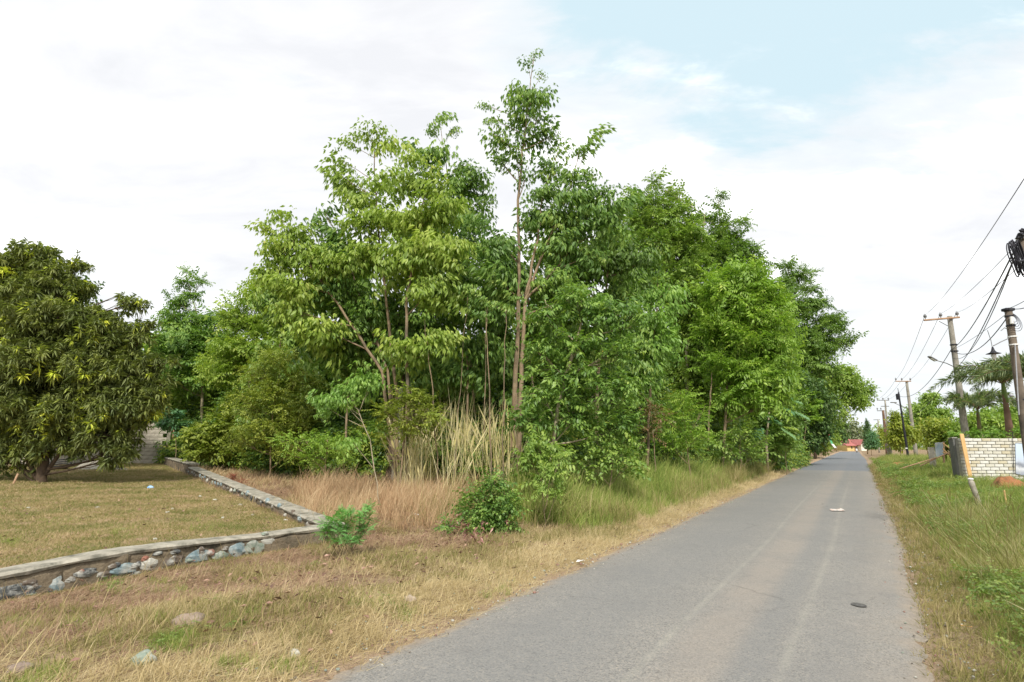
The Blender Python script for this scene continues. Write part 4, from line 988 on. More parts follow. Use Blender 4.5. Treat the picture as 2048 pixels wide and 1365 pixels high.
# foreground bushes by the verge
T('tangled_bush', 'knee high tangled bush with long leaves and dead brown leaves at its foot', 'bush', 10.6,
  [[(975, 1085, .015), (965, 1030, .012), (985, 970, .008)], [(975, 1080, .012), (1010, 1010, .008)]],
  [(985, 965, 36, 18), (955, 990, 34, 18), (1015, 985, 30, 18), (935, 1020, 34, 18), (985, 1015, 36, 20), (1025, 1015, 26, 20), (960, 1050, 34, 14), (1010, 1055, 34, 14), (895, 1050, 30, 14), (970, 1040, 50, 26), (1000, 1000, 40, 26)], 'vine', 'rubber', 1.7, size=.6, limb_r=.008)
T('slender_sapling', 'dark narrow leaved sapling between the tangled bush and the green grass', 'sapling', 11,
  [[(1085, 1040, .012), (1100, 960, .010), (1125, 915, .006)]],
  [(1120, 915, 22, 12), (1090, 935, 22, 12), (1105, 955, 26, 14), (1085, 980, 24, 14), (1110, 990, 20, 14)], 'broad', 'mid', 1.0, size=.55, limb_r=.006)
T('feathery_shrub', 'compact fresh green feathery shrub at the corner of the low stone wall', 'bush', 9.05,
  [[(690, 1092, .012), (690, 1060, .008)], [(695, 1092, .01), (720, 1040, .006)], [(685, 1092, .01), (655, 1060, .006)]],
  [(690, 1035, 34, 16), (660, 1045, 26, 14), (725, 1035, 22, 20), (735, 1020, 14, 12), (690, 1060, 40, 14), (655, 1065, 22, 12), (725, 1062, 24, 13), (675, 1080, 34, 9), (705, 1082, 30, 9)], 'feather', 'shrub', 1.1, size=1.0, limb_r=.006)
T('red_leaf_plant', 'low plant with dark red leaves behind the low stone wall', 'plant', 20, [[(460, 985, .015), (460, 965, .01)]],
  [(455, 962, 22, 7), (480, 967, 22, 6), (470, 952, 12, 6)], 'fine', 'redleaf', .8, size=.6)

# the mango tree on the lawn
md = 19.5
T('mango_tree', 'broad dark mango tree with yellow green tips standing on the lawn at the left', 'tree', md,
  [[(85, 968, .24), (88, 925, .20), (92, 890, .18), (100, 800, .14), (120, 680, .08), (110, 580, .04)], [(90, 895, .12), (20, 850, .08), (-40, 820, .05)], [(92, 885, .1), (170, 830, .07), (230, 760, .04)]],
  [(70, 505, 46, 18), (30, 530, 46, 26), (110, 540, 44, 24), (160, 528, 28, 14), (150, 575, 40, 20), (60, 590, 70, 34), (-20, 560, 60, 40), (200, 632, 40, 18), (262, 606, 30, 18), (292, 604, 16, 8), (240, 590, 14, 8), (120, 640, 80, 40), (30, 660, 80, 44), (220, 672, 56, 32), (280, 665, 30, 26), (304, 650, 12, 12), (-50, 660, 60, 60), (100, 720, 90, 44), (200, 740, 70, 44), (20, 750, 80, 44), (270, 740, 44, 40), (310, 730, 26, 22), (-50, 780, 60, 60), (60, 820, 80, 40), (150, 820, 70, 40), (240, 815, 60, 40), (300, 800, 34, 34), (350, 720, 14, 10), (320, 770, 24, 20),
   (30, 880, 44, 30), (60, 905, 40, 22), (35, 930, 20, 12), (110, 870, 44, 26), (150, 885, 34, 22), (215, 870, 50, 34), (245, 890, 30, 30), (215, 920, 30, 14), (256, 905, 14, 20), (282, 855, 16, 20), (-20, 900, 40, 40)],
  'mango', 'mango', .66, bark=M_barkdark, shell=.78, limb_r=.05)
T('mango_tree', 'darker crown of a second tree behind the top of the mango tree', 'tree', 27,
  [[(60, 930, .2), (60, 750, .15), (80, 600, .05)]],
  [(60, 530, 50, 26), (130, 580, 50, 34), (0, 560, 60, 50), (190, 680, 50, 36), (60, 640, 90, 60), (200, 740, 80, 60), (60, 780, 90, 60)],
  'dense', 'dark', .45, bark=M_barkdark, limbs=False)
print('leaf triangles', TRIS[0])

# right hand side: garden and far roadside
T('garden_tree', 'green tree rising above the far right roadside left of the tall pole', 'tree', 88, [[(1855, 905, .2), (1858, 830, .08)]],
  [(1862, 800, 22, 12), (1845, 825, 30, 16), (1880, 830, 26, 14), (1855, 850, 40, 18), (1820, 850, 20, 14), (1830, 825, 16, 8)], 'dense', 'mid', 1.3)
T('garden_tree', 'low light green bushy tree behind the black pole', 'tree', 75, [[(1800, 905, .1), (1800, 850, .06)]],
  [(1795, 850, 20, 14), (1815, 870, 26, 14), (1785, 880, 20, 10), (1790, 832, 10, 8)], 'dense', 'olive', 1.3)
T('garden_tree', 'dull green tree between the two grey poles beyond the wall', 'tree', 46, [[(1885, 910, .12), (1885, 870, .06)]],
  [(1880, 862, 34, 20), (1862, 884, 22, 10), (1900, 890, 30, 14)], 'dense', 'olive', 1.0)
T('garden_tree', 'broad dark green tree behind the palm on the right', 'tree', 44, [[(1975, 905, .2), (1975, 850, .1)]],
  [(1960, 850, 40, 22), (2010, 848, 44, 26), (1930, 866, 34, 18), (1985, 866, 50, 22), (2050, 845, 50, 34), (2100, 840, 50, 40)], 'dense', 'mid', 1.1)
T('garden_tree', 'yellow green bush seen over the brick wall', 'bush', 28, [[(1965, 905, .04), (1965, 870, .03)]],
  [(1950, 868, 22, 8), (1985, 868, 24, 9), (2040, 866, 24, 9), (1915, 872, 18, 8)], 'finefar', 'bright', 1.0)
T('cypress_tree', 'dark pointed conifer right of the road end beside the red roofed house', 'tree', 120, [[(1734, 897, .2), (1734, 850, .1)]],
  [(1733, 843, 2.5, 6), (1734, 850, 5, 7), (1734, 860, 7, 8), (1735, 870, 9, 8), (1735, 882, 10, 8), (1735, 890, 10, 6)], 'dense', 'cypress', 1.5, size=.45)
T('roadside_bush', 'rounded dark green bush in front of the pointed conifer', 'bush', 100, [[(1742, 900, .1), (1742, 885, .06)]],
  [(1745, 872, 9, 8), (1744, 885, 12, 10), (1750, 888, 9, 8)], 'dense', 'blueg', 1.4, size=.5)
T('garden_tree', 'low green trees right of the pointed conifer behind the brown pole', 'tree', 105, [[(1775, 900, .1), (1775, 880, .06)]],
  [(1765, 880, 14, 9), (1780, 875, 14, 12), (1795, 885, 16, 12), (1762, 862, 6, 8)], 'dense', 'olive', 1.3)
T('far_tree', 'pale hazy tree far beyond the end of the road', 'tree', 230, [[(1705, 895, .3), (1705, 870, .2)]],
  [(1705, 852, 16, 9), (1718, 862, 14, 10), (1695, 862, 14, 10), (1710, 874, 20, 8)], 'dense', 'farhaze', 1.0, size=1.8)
T('far_tree', 'dark tree left of the red roofed house at the road end', 'tree', 175, [[(1672, 895, .2), (1675, 870, .1)]],
  [(1675, 860, 14, 12), (1688, 850, 10, 9), (1683, 875, 12, 10), (1664, 850, 14, 14), (1692, 880, 5, 6)], 'dense', 'dark', 1.2, size=1.3)
T('far_tree', 'dull treetops filling the roadside left beyond the bough', 'tree', 105, [[(1648, 895, .2), (1650, 850, .1)]],
  [(1655, 840, 20, 14), (1640, 860, 24, 20), (1668, 875, 12, 12)], 'dense', 'mid', 1.1, size=1.2)
print('leaf triangles', TRIS[0])

# undergrowth that reads as one mass at the foot of the wood, and the wood's far side
FRONT = [(335, 31), (500, 24.5), (650, 19.8), (800, 18.3), (1000, 17.6), (1150, 17.0), (1300, 21.5), (1400, 26), (1480, 31), (1560, 38), (1600, 50)]
g = np.random.default_rng(77); pp = []; sc_ = []
for i in range(13500):
    X = g.uniform(335, 1600); u = g.uniform() ** 1.3; d = interp(FRONT, X) + 9 * u + (2 if X < 660 else 0); k = d / (F_PX / CP)
    x = (X - 1024) / 1179 * d; z = ground_z(x, d) + g.uniform(0, 1) ** .9 * (1.35 + 4.8 * u + 1.0 * noise.noise(Vector((x * .5, d * .5, 0))))
    pp.append((x, d, z)); sc_.append(g.uniform(.9, 1.6) * (d / 20) ** .5)
CU = []
for k, (kd, mt) in enumerate((('fine', 'olive'), ('broad', 'rubberD'), ('vine', 'mid'), ('fine', 'mid'), ('broad', 'rubber'), ('vine', 'olive'), ('fine', 'dark'), ('broad', 'dark'))):
    v, t, a = CL[kd][k % 4]; CU.append(clump_obj('undergrowth_clump', (v, t, a), LM[mt]))
scatter('undergrowth', CU, pp, sc_, 'tangled green undergrowth along the foot of the wood')
pp = []; sc_ = []
for i in range(9000):
    X = g.uniform(-1200, 1420); d = g.uniform(46, 74) if X > 60 else g.uniform(40, 66); x = (X - 1024) / 1179 * d
    top = 9.6 + 2.6 * noise.noise(Vector((x * .16, d * .16, 5))) + (1.2 if X > 1000 else 0)
    pp.append((x, d, ground_z(x, d) + g.uniform(0, 1) * top)); sc_.append(g.uniform(1.6, 3.0))
CF = [clump_obj('far_wood_clump', CL['dense'][k % 4], LM[m_]) for k, m_ in enumerate(('mid', 'rubberD', 'rubber', 'olive'))]
scatter('far_wood', CF, pp, sc_, 'far edge of the wood closing the view on the left')
pp = []; sc_ = []
for i in range(5200):
    t = g.uniform(70, 330); s_ = -g.uniform(16, 60) - t * .07 if g.uniform() < .5 else g.uniform(9, 50)
    x, y = xy(s_, t); top = 5.0 + 2.5 * noise.noise(Vector((x * .07, y * .07, 8)))
    pp.append((x, y, g.uniform(0, 1) * max(2.0, top * (.8 if s_ < 0 else 1.3)))); sc_.append(g.uniform(2.2, 4.2))
for i in range(1500):
    t = g.uniform(330, 420); s_ = g.uniform(-160, 160); x, y = xy(s_, t); pp.append((x, y, g.uniform(0, 11))); sc_.append(g.uniform(3, 6))
scatter('distant_wood', CF, pp, sc_, 'distant green wood along both sides of the road')

# ------------------------------------------------------------------ low stone walls round the lawn
def rubble_face(mb, a, b, za, zb, thick, side, bulge=.03, seed=0, dz=.0):
    """a wall core from a to b (ground points), tops at za/zb; side = unit vector to its visible face"""
    L = (b - a).length; n = max(4, int(L / .09)); m = 5; vs = []; fs = []
    back = -Vector(side) * thick
    for i in range(n + 1):
        u = i / n; p = a.lerp(b, u); zt = za + (zb - za) * u; z0 = ground_z(p.x, p.y) - .12
        row = []
        for j in range(m + 1):
            v = j / m; q = Vector((p.x, p.y, z0 + (zt - z0) * v))
            o = bulge * (noise.noise(q * 5 + Vector((seed, 0, 0))) + .6 * noise.noise(q * 13)) + .03 * (1 - v)
            row.append(q + Vector(side) * o)
        row.append(Vector((p.x, p.y, zt)) + back); row.append(Vector((p.x, p.y, z0)) + back)
        vs += row
    k = m + 3
    for i in range(n):
        for j in range(k - 1): fs.append((i * k + j, (i + 1) * k + j, (i + 1) * k + j + 1, i * k + j + 1))
    fs.append(tuple(range(k))); fs.append(tuple(n * k + j for j in range(k - 1, -1, -1)))
    mb.add(vs, fs)
def coping(mb, a, b, za, zb, thick, side, h=.05, over=.025, seed=0):
    L = (b - a).length; n = max(4, int(L / .12)); vs = []; fs = []; side = Vector(side)
    for i in range(n + 1):
        u = i / n; p = a.lerp(b, u); zt = za + (zb - za) * u
        nn = lambda k: .022 * noise.noise(Vector((p.x * 3 + k * 9, p.y * 3, seed))) + .008 * noise.noise(Vector((p.x * 13 + k * 9, p.y * 13, seed)))
        f = p + side * (over + nn(1)); r = p - side * (thick + over + nn(2))
        vs += [(f.x, f.y, zt - .006 + nn(5)), (f.x + side.x * .012, f.y + side.y * .012, zt + h * .5), (f.x - side.x * .03, f.y - side.y * .03, zt + h + nn(3) * .5),
               (r.x + side.x * .03, r.y + side.y * .03, zt + h + nn(4) * .5), (r.x, r.y, zt + h * .4), (r.x, r.y, zt - .006)]
    k = 6
    for i in range(n):
        for j in range(k): fs.append((i * k + j, (i + 1) * k + j, (i + 1) * k + (j + 1) % k, i * k + (j + 1) % k))
    fs.append(tuple(range(k))); fs.append(tuple(n * k + j for j in range(k - 1, -1, -1)))
    mb.add(vs, fs)
side = Vector((RD.y, -RD.x, 0))         # towards the road
def on_plane(X, Y, a, n_):
    r = ray(X, Y); k = (Vector(a) - Vector((0, 0, CAM_Z))).dot(n_) / r.dot(n_); return Vector((0, 0, CAM_Z)) + r * k
WP = [on_plane(X_, Y_, WALL_A, side) for X_, Y_ in ((0, 1148), (130, 1122), (264, 1098), (400, 1083), (528, 1070), (652, 1049))]
WP[-1] = Vector((LAWN_C.x, LAWN_C.y, WP[-1].z))
WQ = [WALL_A - wd_ * 5.0] + [Vector((p_.x, p_.y, 0)) for p_ in WP]; WT = [WP[0].z + .02] + [p_.z for p_ in WP]
print('wall tops', [round(v, 2) for v in WT], WQ)
zC = WT[-1]
wall = empty('stone_wall', ((WALL_A + LAWN_C) / 2).to_tuple(), 'low rubble stone wall with cement top running beside the road verge', 'stone wall')
mb = MB(); mc = MB()
for k in range(len(WQ) - 1):
    rubble_face(mb, WQ[k], WQ[k + 1], WT[k] - .05, WT[k + 1] - .05, .30, side); coping(mc, WQ[k], WQ[k + 1], WT[k] - .05, WT[k + 1] - .05, .30, side)
mb.build('mortar_core', M_mortar, wall, smooth=True); mc.build('cement_coping', M_coping, wall, smooth=False)
def wall_stone(X, Y, wpx, hpx, col, parent, a, b, sd, seed):
    """a stone set in the wall face, where the pixel's ray meets the face"""
    r = ray(X, Y); n_ = Vector(sd); k = (Vector((a.x, a.y, CAM_Z)) - Vector((0, 0, CAM_Z))).dot(n_) / r.dot(n_)
    p = Vector((0, 0, CAM_Z)) + r * k; m_ = p.y / (F_PX)
    M = Matrix.Translation(p + n_ * .006) @ Matrix.Rotation(math.atan2(n_.y, n_.x), 4, 'Z')
    foreshort = 1.0 / max(.4, abs((b - a).normalized().x))
    mb = MB().blob((0, 0, 0), (.065, wpx * m_ * foreshort * .68, hpx * m_ * 1.08), .22, seed, M=M, nu=10, nv=7)
    # angular break
    return mb.build('stone', M_stones[col], parent, smooth=False)
for i, (X, Y, w_, h_, c_) in enumerate(((30, 1185, 66, 26, 'dark'), (108, 1173, 26, 28, 'blue'), (170, 1146, 34, 14, 'dark'), (246, 1139, 40, 18, 'blue'), (297, 1126, 28, 22, 'white'), (205, 1150, 22, 12, 'brown'),
    (345, 1122, 34, 18, 'brown'), (395, 1114, 36, 22, 'blue'), (420, 1106, 13, 12, 'red'), (440, 1113, 26, 16, 'green'), (445, 1131, 16, 16, 'white'), (472, 1102, 32, 26, 'blue'), (508, 1097, 38, 26, 'green'), (541, 1081, 34, 15, 'white'),
    (552, 1106, 28, 22, 'dark'), (505, 1119, 28, 12, 'brown'), (574, 1091, 15, 28, 'blue'), (600, 1092, 16, 12, 'brown'), (620, 1094, 22, 16, 'green'), (578, 1068, 10, 8, 'white'), (530, 1068, 12, 7, 'green'), (270, 1150, 20, 10, 'dark'), (318, 1142, 14, 10, 'red'), (612, 1078, 14, 9, 'dark'), (400, 1134, 18, 10, 'red'), (140, 1160, 16, 12, 'brown'), (60, 1165, 20, 10, 'brown'), (450, 1098, 14, 8, 'brown'), (350, 1104, 18, 9, 'dark'))):
    wall_stone(X, Y, w_, h_, c_, wall, WALL_A, LAWN_C, side, i)
random.seed(12)
for i in range(24):
    X_ = random.uniform(5, 625); u_ = X_ / 652; ty = interp([(0, 1165), (264, 1112), (528, 1084), (652, 1062)], X_); by = interp([(0, 1200), (264, 1150), (528, 1118), (652, 1090)], X_)
    wall_stone(X_, ty + (by - ty) * random.random(), random.uniform(9, 17), random.uniform(7, 12), random.choice(['brown', 'dark', 'brown', 'green', 'dark', 'brown', 'red']), wall, WALL_A, LAWN_C, side - Vector((0, 0, 0)), 200 + i)
# the wall running back from the corner
bd = (LAWN_B - LAWN_C); bd.z = 0; bdn = bd.normalized(); bside = Vector((bdn.y, -bdn.x, 0))
if bside.x > 0: bside = -bside            # face towards the lawn
wall2 = empty('stone_wall', ((LAWN_B + LAWN_C) / 2).to_tuple(), 'low stone wall with pale cement top running back from the corner towards the block wall', 'stone wall')
c2 = LAWN_C + bdn * .02; c2.z = 0; midp = LAWN_C + bd * .62; zc2 = zC - .01
def gz(p): return ground_z(p.x, p.y)
mb = MB(); rubble_face(mb, c2, midp, zc2 - .05, gz(midp) + .26, .34, bside, seed=5); rubble_face(mb, midp + bdn * .01, LAWN_B, gz(midp) + .40, gz(LAWN_B) + .34, .36, bside, seed=9); mb.build('mortar_core', M_mortar, wall2, smooth=True)
mb = MB(); coping(mb, c2 + bdn * .05, midp, zc2 - .045, gz(midp) + .265, .36, bside, seed=3); mb.build('cement_coping', M_coping, wall2)
mb = MB(); coping(mb, midp + bdn * .03, LAWN_B, gz(midp) + .405, gz(LAWN_B) + .345, .38, bside, seed=4); mb.build('cement_coping', M_coping, wall2)
for i in range(34):
    u = .02 + i * .0185; p = LAWN_C + bd * u; hgt = gz(p); q = p + Vector((0, 0, hgt - p.z + .03 + random.uniform(.02, .16)))
    M = Matrix.Translation(q + bside * .01) @ Matrix.Rotation(math.atan2(bside.y, bside.x), 4, 'Z')
    MB().blob((0, 0, 0), (.10, random.uniform(.12, .26), random.uniform(.08, .15)), .18, 70 + i, M=M, nu=8, nv=5).build('stone', M_stones[random.choice(['green', 'dark', 'brown', 'blue', 'white', 'brown', 'dark'])], wall2)

# ------------------------------------------------------------------ block wall behind the mango tree
bw = empty('block_wall', P(200, 925, 33), 'mouldy grey concrete block wall with an end column behind the mango tree', 'wall')
e1 = P(336, 925, 33.3); e0 = P(-120, 925, 29.5); e1.z = gz(e1); e0.z = gz(e0)
topz = P(336, 844, 33.3).z; dr = (e1 - e0); dr.z = 0; Lw = dr.length; dr.normalize(); ang = math.atan2(dr.y, dr.x)
def wbox(u0, u1, z0, z1, th, off=0): 
    c = e0 + dr * ((u0 + u1) / 2); nrm = Vector((dr.y, -dr.x, 0)); c = c + nrm * off; return (c.x, c.y, (z0 + z1) / 2), (u1 - u0, th, z1 - z0)
zb = min(e0.z, e1.z) - .1
c_, s_ = wbox(0, Lw - .55, zb, topz - .06, .12); MB().box(c_, s_, ang).build('mortar_core', M_wallblock, bw)
c_, s_ = wbox(Lw - .16, Lw + .02, zb, topz, .34, .02); MB().box(c_, s_, ang, bev=.015).build('column', M_concrete, bw)
c_, s_ = wbox(Lw - 4.35, Lw - 4.0, zb, topz - .02, .30, .02); MB().box(c_, s_, ang, bev=.015).build('column', M_concrete, bw)
c_, s_ = wbox(Lw + .10, Lw + .16, zb, topz - .35, .2, .05); MB().box(c_, s_, ang + .05, bev=.01).build('plank', M_plankold, bw)
blk = None; k_ = 0; nrm = Vector((dr.y, -dr.x, 0))
for r_ in range(12):
    for q_ in range(22):
        u = Lw - .18 - .2 - q_ * .415 - (.2 if r_ % 2 else 0); z = e1.z + .10 + r_ * .205
        if z > topz - .12 or abs(u - (Lw - 4.17)) < .36: continue
        if blk is None:
            o = MB().box((0, 0, 0), (.400, .13, .190), bev=.008).build('block', M_wallblock, bw); blk = o
        else:
            o = blk.copy(); COL.objects.link(o); o.parent = bw
        o.location = (e0 + dr * u + nrm * (.012 + random.uniform(0, .006))).to_tuple()[:2] + (z,); o.location = Vector(o.location) - Vector(bw.location)
        o.rotation_euler.z = ang
c_, s_ = wbox(Lw - .16 - 3.8, Lw - .16, topz - .06 + .001, topz + .01, .2); MB().box(c_, s_, ang, bev=.012).build('coping', M_concrete, bw)
# sand heap, pipe coil and prop by the block wall
def heap(nm, X, Y, wpx, hpx, depth, m, label, cat, rough=.2, dscale=.7):
    p = P(X, Y, depth); p.z = gz(p); w_ = wpx * mpp(depth); h_ = hpx * mpp(depth); vs = []; fs = []; nu, nv = 26, 9
    for j in range(nv + 1):
        for i in range(nu):
            a = 6.283 * i / nu; r = (j / nv); d = Vector((math.cos(a), math.sin(a), 0)); k = 1 + rough * noise.noise(Vector((d.x * 1.3, d.y * 1.3, X)))
            z = h_ * (math.cos(r * math.pi) * .5 + .5) * (1 + rough * noise.noise(Vector((d.x * r * 3, d.y * r * 3, X * .1)))) + (.06 * noise.noise(Vector((d.x * r * 9, d.y * r * 9, X))) if j < nv else 0)
            vs.append((p.x + d.x * r * k * w_ / 2, p.y + d.y * r * k * w_ / 2 * dscale, p.z + z - .04))
    for j in range(nv):
        for i in range(nu): fs.append((j * nu + i, (j + 1) * nu + i, (j + 1) * nu + (i + 1) % nu, j * nu + (i + 1) % nu))
    return tag(MB().add(vs, fs).build(nm, m, None, smooth=True), label, cat)
heap('gravel_heap', 200, 930, 120, 26, 27, M_concrete, 'flat grey heap of gravel by the block wall behind the mango tree', 'gravel heap')
pc = P(115, 935, 26); pc.z = gz(pc) + .06; mb = MB()
for k in range(5):
    mb.tube([pc + Vector((math.cos(a) * (.40 + .035 * k), math.sin(a) * (.28 + .03 * k), .05 * k * math.sin(a) + .045 * k)) for a in np.linspace(0, 6.283, 26)], .022, 6)
tag(mb.build('hose_coil', M_black, None, smooth=True), 'dark coil of hose on the grass right of the mango trunk', 'hose coil')
tag(MB().tube([P(22, 978, 18.5), P(36, 948, 18.7)], .03, 7).build('wooden_stake', M_plankold, None), 'short slanting wooden stake on the lawn left of the mango trunk', 'stake')
old = empty('thick_trunk', P(792, 960, 18.2), 'thick grey brown old tree trunk half hidden by the tall yellow grass', 'tree trunk')
q = P(792, 960, 18.2); q.z = gz(q)
for dx_, r_, lean in ((-.18, .12, -.1), (.02, .17, 0), (.2, .13, .12), (.36, .09, .2)):
    MB().tube([q + Vector((dx_ * 1.3, 0, -.1)), q + Vector((dx_, 0, .8)), q + Vector((dx_ * .8 + lean * .4, .1, 2.0)), q + Vector((dx_ + lean, .1, 3.2))], [r_ * 1.5, r_, r_ * .8, r_ * .5], 9).build('trunk', M_barkdark if dx_ != .02 else M_concrete, old, smooth=True)

# ------------------------------------------------------------------ stones, litter
def stone(X, Y, w_, h_, m, label, seed, cat='stone', grp=None, nm='stone', flat=.8):
    p = G(X, Y + h_ * .3); s_ = p.y / F_PX
    o = MB().blob((p.x, p.y, p.z + h_ * s_ * .08), (w_ * s_, w_ * s_ * flat, h_ * s_ * 1.25), .2, seed, nu=12, nv=8).build(nm, m, None, smooth=True)
    return tag(o, label, cat, grp)
stone(287, 1318, 40, 26, M_stones['green'], 'pale grey stone in the dry grass at the bottom left', 1)
stone(588, 1306, 22, 14, M_stones['white'], 'small pale stone in the straw grass near the road edge at the bottom', 2)
stone(378, 1240, 64, 22, rough_mat('tan_stone', (.23, .175, .13), (.31, .245, .19), 8, .95, .5), 'flat tan stone half sunk in the verge below the stone wall', 3)
stone(820, 1198, 22, 16, rough_mat('earth_clod', (.3, .24, .18), (.4, .33, .26), 8, .95, .5), 'small earth coloured stone on the straw verge', 4)
stone(40, 1335, 40, 18, rough_mat('brown_clod', (.2, .15, .12), (.3, .24, .2), 8, .95, .5), 'brown clod of earth at the bottom left corner', 5)
lab = 'small pale stone scrap lying on the lawn'
for i, (X, Y) in enumerate(((195, 1015), (345, 1018), (335, 1025), (247, 1058), (310, 1078), (57, 1016), (480, 1010), (572, 1040), (445, 1036), (505, 1030), (400, 993), (430, 1000))):
    stone(X, Y, random.uniform(5, 10), random.uniform(3, 5), M_stones['white'] if i % 3 else M_concrete, lab, 20 + i, 'stone', 'small pale scraps scattered on the lawn', 'stone_scrap')
stone(301, 975, 13, 8, M_bluebag, 'crumpled blue plastic bag on the lawn', 41, 'plastic bag', nm='plastic_bag')
def sheet(X, Y, w_, d_, m, label, nm, cat, seed, lift=.02, crumple=.03):
    p = G(X, Y); s_ = p.y / F_PX; vs = []; fs = []; n = 7
    for j in range(n + 1):
        for i in range(n + 1):
            x = (i / n - .5) * w_ * s_; y = (j / n - .5) * d_
            vs.append((p.x + x + y * .4, p.y + y, p.z + lift + .015 + crumple * (noise.noise(Vector((x * 14, y * 14, seed))) + .4)))
    for j in range(n):
        for i in range(n): fs.append((j * (n + 1) + i, j * (n + 1) + i + 1, (j + 1) * (n + 1) + i + 1, (j + 1) * (n + 1) + i))
    return tag(MB().add(vs, fs).build(nm, m, None), label, cat)
sheet(1675, 1024, 26, .42, M_paper, 'crumpled pale food wrapper lying flat on the middle of the road', 'food_wrapper', 'litter', 3)
sheet(1161, 1129, 12, .12, M_whc, 'tiny white scrap on the left edge of the road', 'paper_scrap', 'litter', 5)
sheet(1758, 971, 10, .3, M_dirtorange, 'reddish scrap at the right edge of the road', 'paper_scrap', 'litter', 6)
sheet(1937, 1291, 20, .06, rough_mat('orange_leaf', (.5, .25, .06), (.6, .34, .1), 9, .7, .2), 'dry orange leaf in the right verge grass', 'dry_leaf', 'leaf', 8, lift=.12)
sheet(834, 1037, 10, .1, M_whc, 'small white scrap left of the tangled bush', 'paper_scrap', 'litter', 9, lift=.06)
p = G(1540, 937); tag(MB().tube([p + Vector((0, 0, .05)), p + Vector((.12, -.1, .06)), p + Vector((.2, -.16, .07)), p + Vector((.25, -.2, .07))], [.05, .055, .05, .02], 8).build('plastic_bottle', M_whc, None, smooth=True), 'pale plastic bottle in the grass at the left road edge', 'bottle')
p = G(1718, 1217); vs = [(p.x, p.y, .0345)]; fs = []
for i in range(22):
    a = 6.283 * i / 22; r = 1 + .25 * noise.noise(Vector((math.cos(a) * 2, math.sin(a) * 2, 4))); vs.append((p.x + math.cos(a) * .065 * r, p.y + math.sin(a) * .085 * r, .0345))
for i in range(22): fs.append((0, 1 + i, 1 + (i + 1) % 22))
o = MB().add(vs, fs).build('road_patch', rough_mat('tar_spot', (.06, .058, .055), (.13, .125, .115), 30, .8, .5), None); tag(o, kind='structure')
# dead curled leaves at the foot of the tangled bush
g = np.random.default_rng(5); Q = []; 
for i in range(170):
    q = G(g.normal(945, 34), g.normal(1066, 16)); Q.append((q.x, q.y, q.z + g.uniform(.02, .28)))
Q = np.array(Q); az = g.uniform(0, 6.28, len(Q)); D = np.stack([np.cos(az), np.sin(az), g.uniform(-.9, .3, len(Q))], 1); Ls = g.uniform(.07, .16, len(Q))
V_, T_, A_ = leaf_geo(Q, D, np.array([0, 0, 1.]) + g.normal(0, .5, (len(Q), 3)), Ls, Ls * .3, g.uniform(0, 1, len(Q)), droop=.25, fold=.5)
tag(np_mesh('dead_leaf_pile', V_, T_, LM['brownleaf'], A_), 'heap of curled dead brown leaves under the tangled bush', 'leaf pile', None, 'stuff')

# ------------------------------------------------------------------ breadfruit plants at the far roadside
bf = empty('breadfruit_tree', P(1540, 905, 33), 'young tree with big pale deeply lobed leaves beside the road under the dark trees', 'tree')
q0 = P(1533, 905, 33); q0.z = gz(q0)
MB().tube([q0, P(1532, 880, 33), P(1536, 850, 33), P(1540, 815, 33)], [.08, .07, .05, .03], 8).build('trunk', M_barkpale, bf, smooth=True)
def big_leaf(o, d, L, parent, m, seed, lobes=5):
    g = np.random.default_rng(seed); d = Vector(d).normalized(); side = d.cross(Vector((0, 0, 1))).normalized(); parts = []
    B = []; D = []; Ls = []
    for k in range(lobes):
        u = .25 + .6 * k / lobes; base = Vector(o) + d * L * u + Vector((0, 0, -.35 * L * u * u))
        for sgn in (-1, 1):
            B.append(base); D.append(d * .75 + side * sgn * .9 + Vector((0, 0, -.35))); Ls.append(L * .48 * (1 - .4 * abs(u - .5)))
    B.append(Vector(o) + d * L * .35 + Vector((0, 0, -.04))); D.append(d + Vector((0, 0, -.5))); Ls.append(L * .75)
    B = np.array(B); D = np.array(D); Ls = np.array(Ls)
    V, T, A = leaf_geo(B, D, np.tile([0, 0, 1.0], (len(B), 1)), Ls, Ls * .36, np.full(len(B), g.uniform(.2, .9)), droop=.15)
    np_mesh('leaf', V, T, m, A, parent)
for i, (X, Y, dx, dz) in enumerate(((1545, 805, -1, .3), (1545, 803, 1, .5), (1548, 808, .6, -.2), (1538, 812, -.7, -.3), (1560, 800, 1, .1), (1550, 795, .1, 1), (1520, 845, -1, .3), (1522, 845, .7, .2), (1525, 850, -.5, -.3), (1552, 855, 1, .2), (1550, 850, .8, -.4), (1555, 850, -.5, .4), (1500, 832, -1, 0), (1505, 835, .8, .3), (1575, 820, .8, -.2), (1480, 845, -.7, .1))):
    big_leaf(P(X, Y, 32.6), (dx, -.45, dz), 1.15, bf, LM['blueg'] if i % 3 else LM['mid'], i)
MB().blob(P(1543, 815, 32), (.28, .25, .42), .06, 3, nu=10, nv=8).build('fruit', rough_mat('orange_fruit', (.6, .3, .04), (.7, .4, .08), 8, .6, .2), bf, smooth=True)
# stick fence and log by the road
sf = empty('stick_fence', P(1590, 905, 53), 'dry brown stick fence at the road edge under the very dark tree', 'fence')
for i in range(26):
    p = P(1562 + i * 2.1, 905, 53 + i * .1); p.z = gz(p); MB().tube([p, p + Vector((random.uniform(-.06, .06), 0, random.uniform(.75, 1.15)))], .03, 5).build('stick', M_bamboo, sf)
a_ = P(1560, 900, 52.9); b_ = P(1617, 900, 55.5); a_.z = gz(a_) + .6; b_.z = gz(b_) + .6; MB().tube([a_, b_], .035, 6).build('rail', M_bamboo, sf)
p1, p2 = G(1578, 912), G(1612, 911); tag(MB().tube([p1 + Vector((0, 0, .12)), p2 + Vector((0, 0, .14))], [.16, .13], 10).build('log', M_plankold, None), 'grey log lying at the left road edge before the stick fence', 'log')

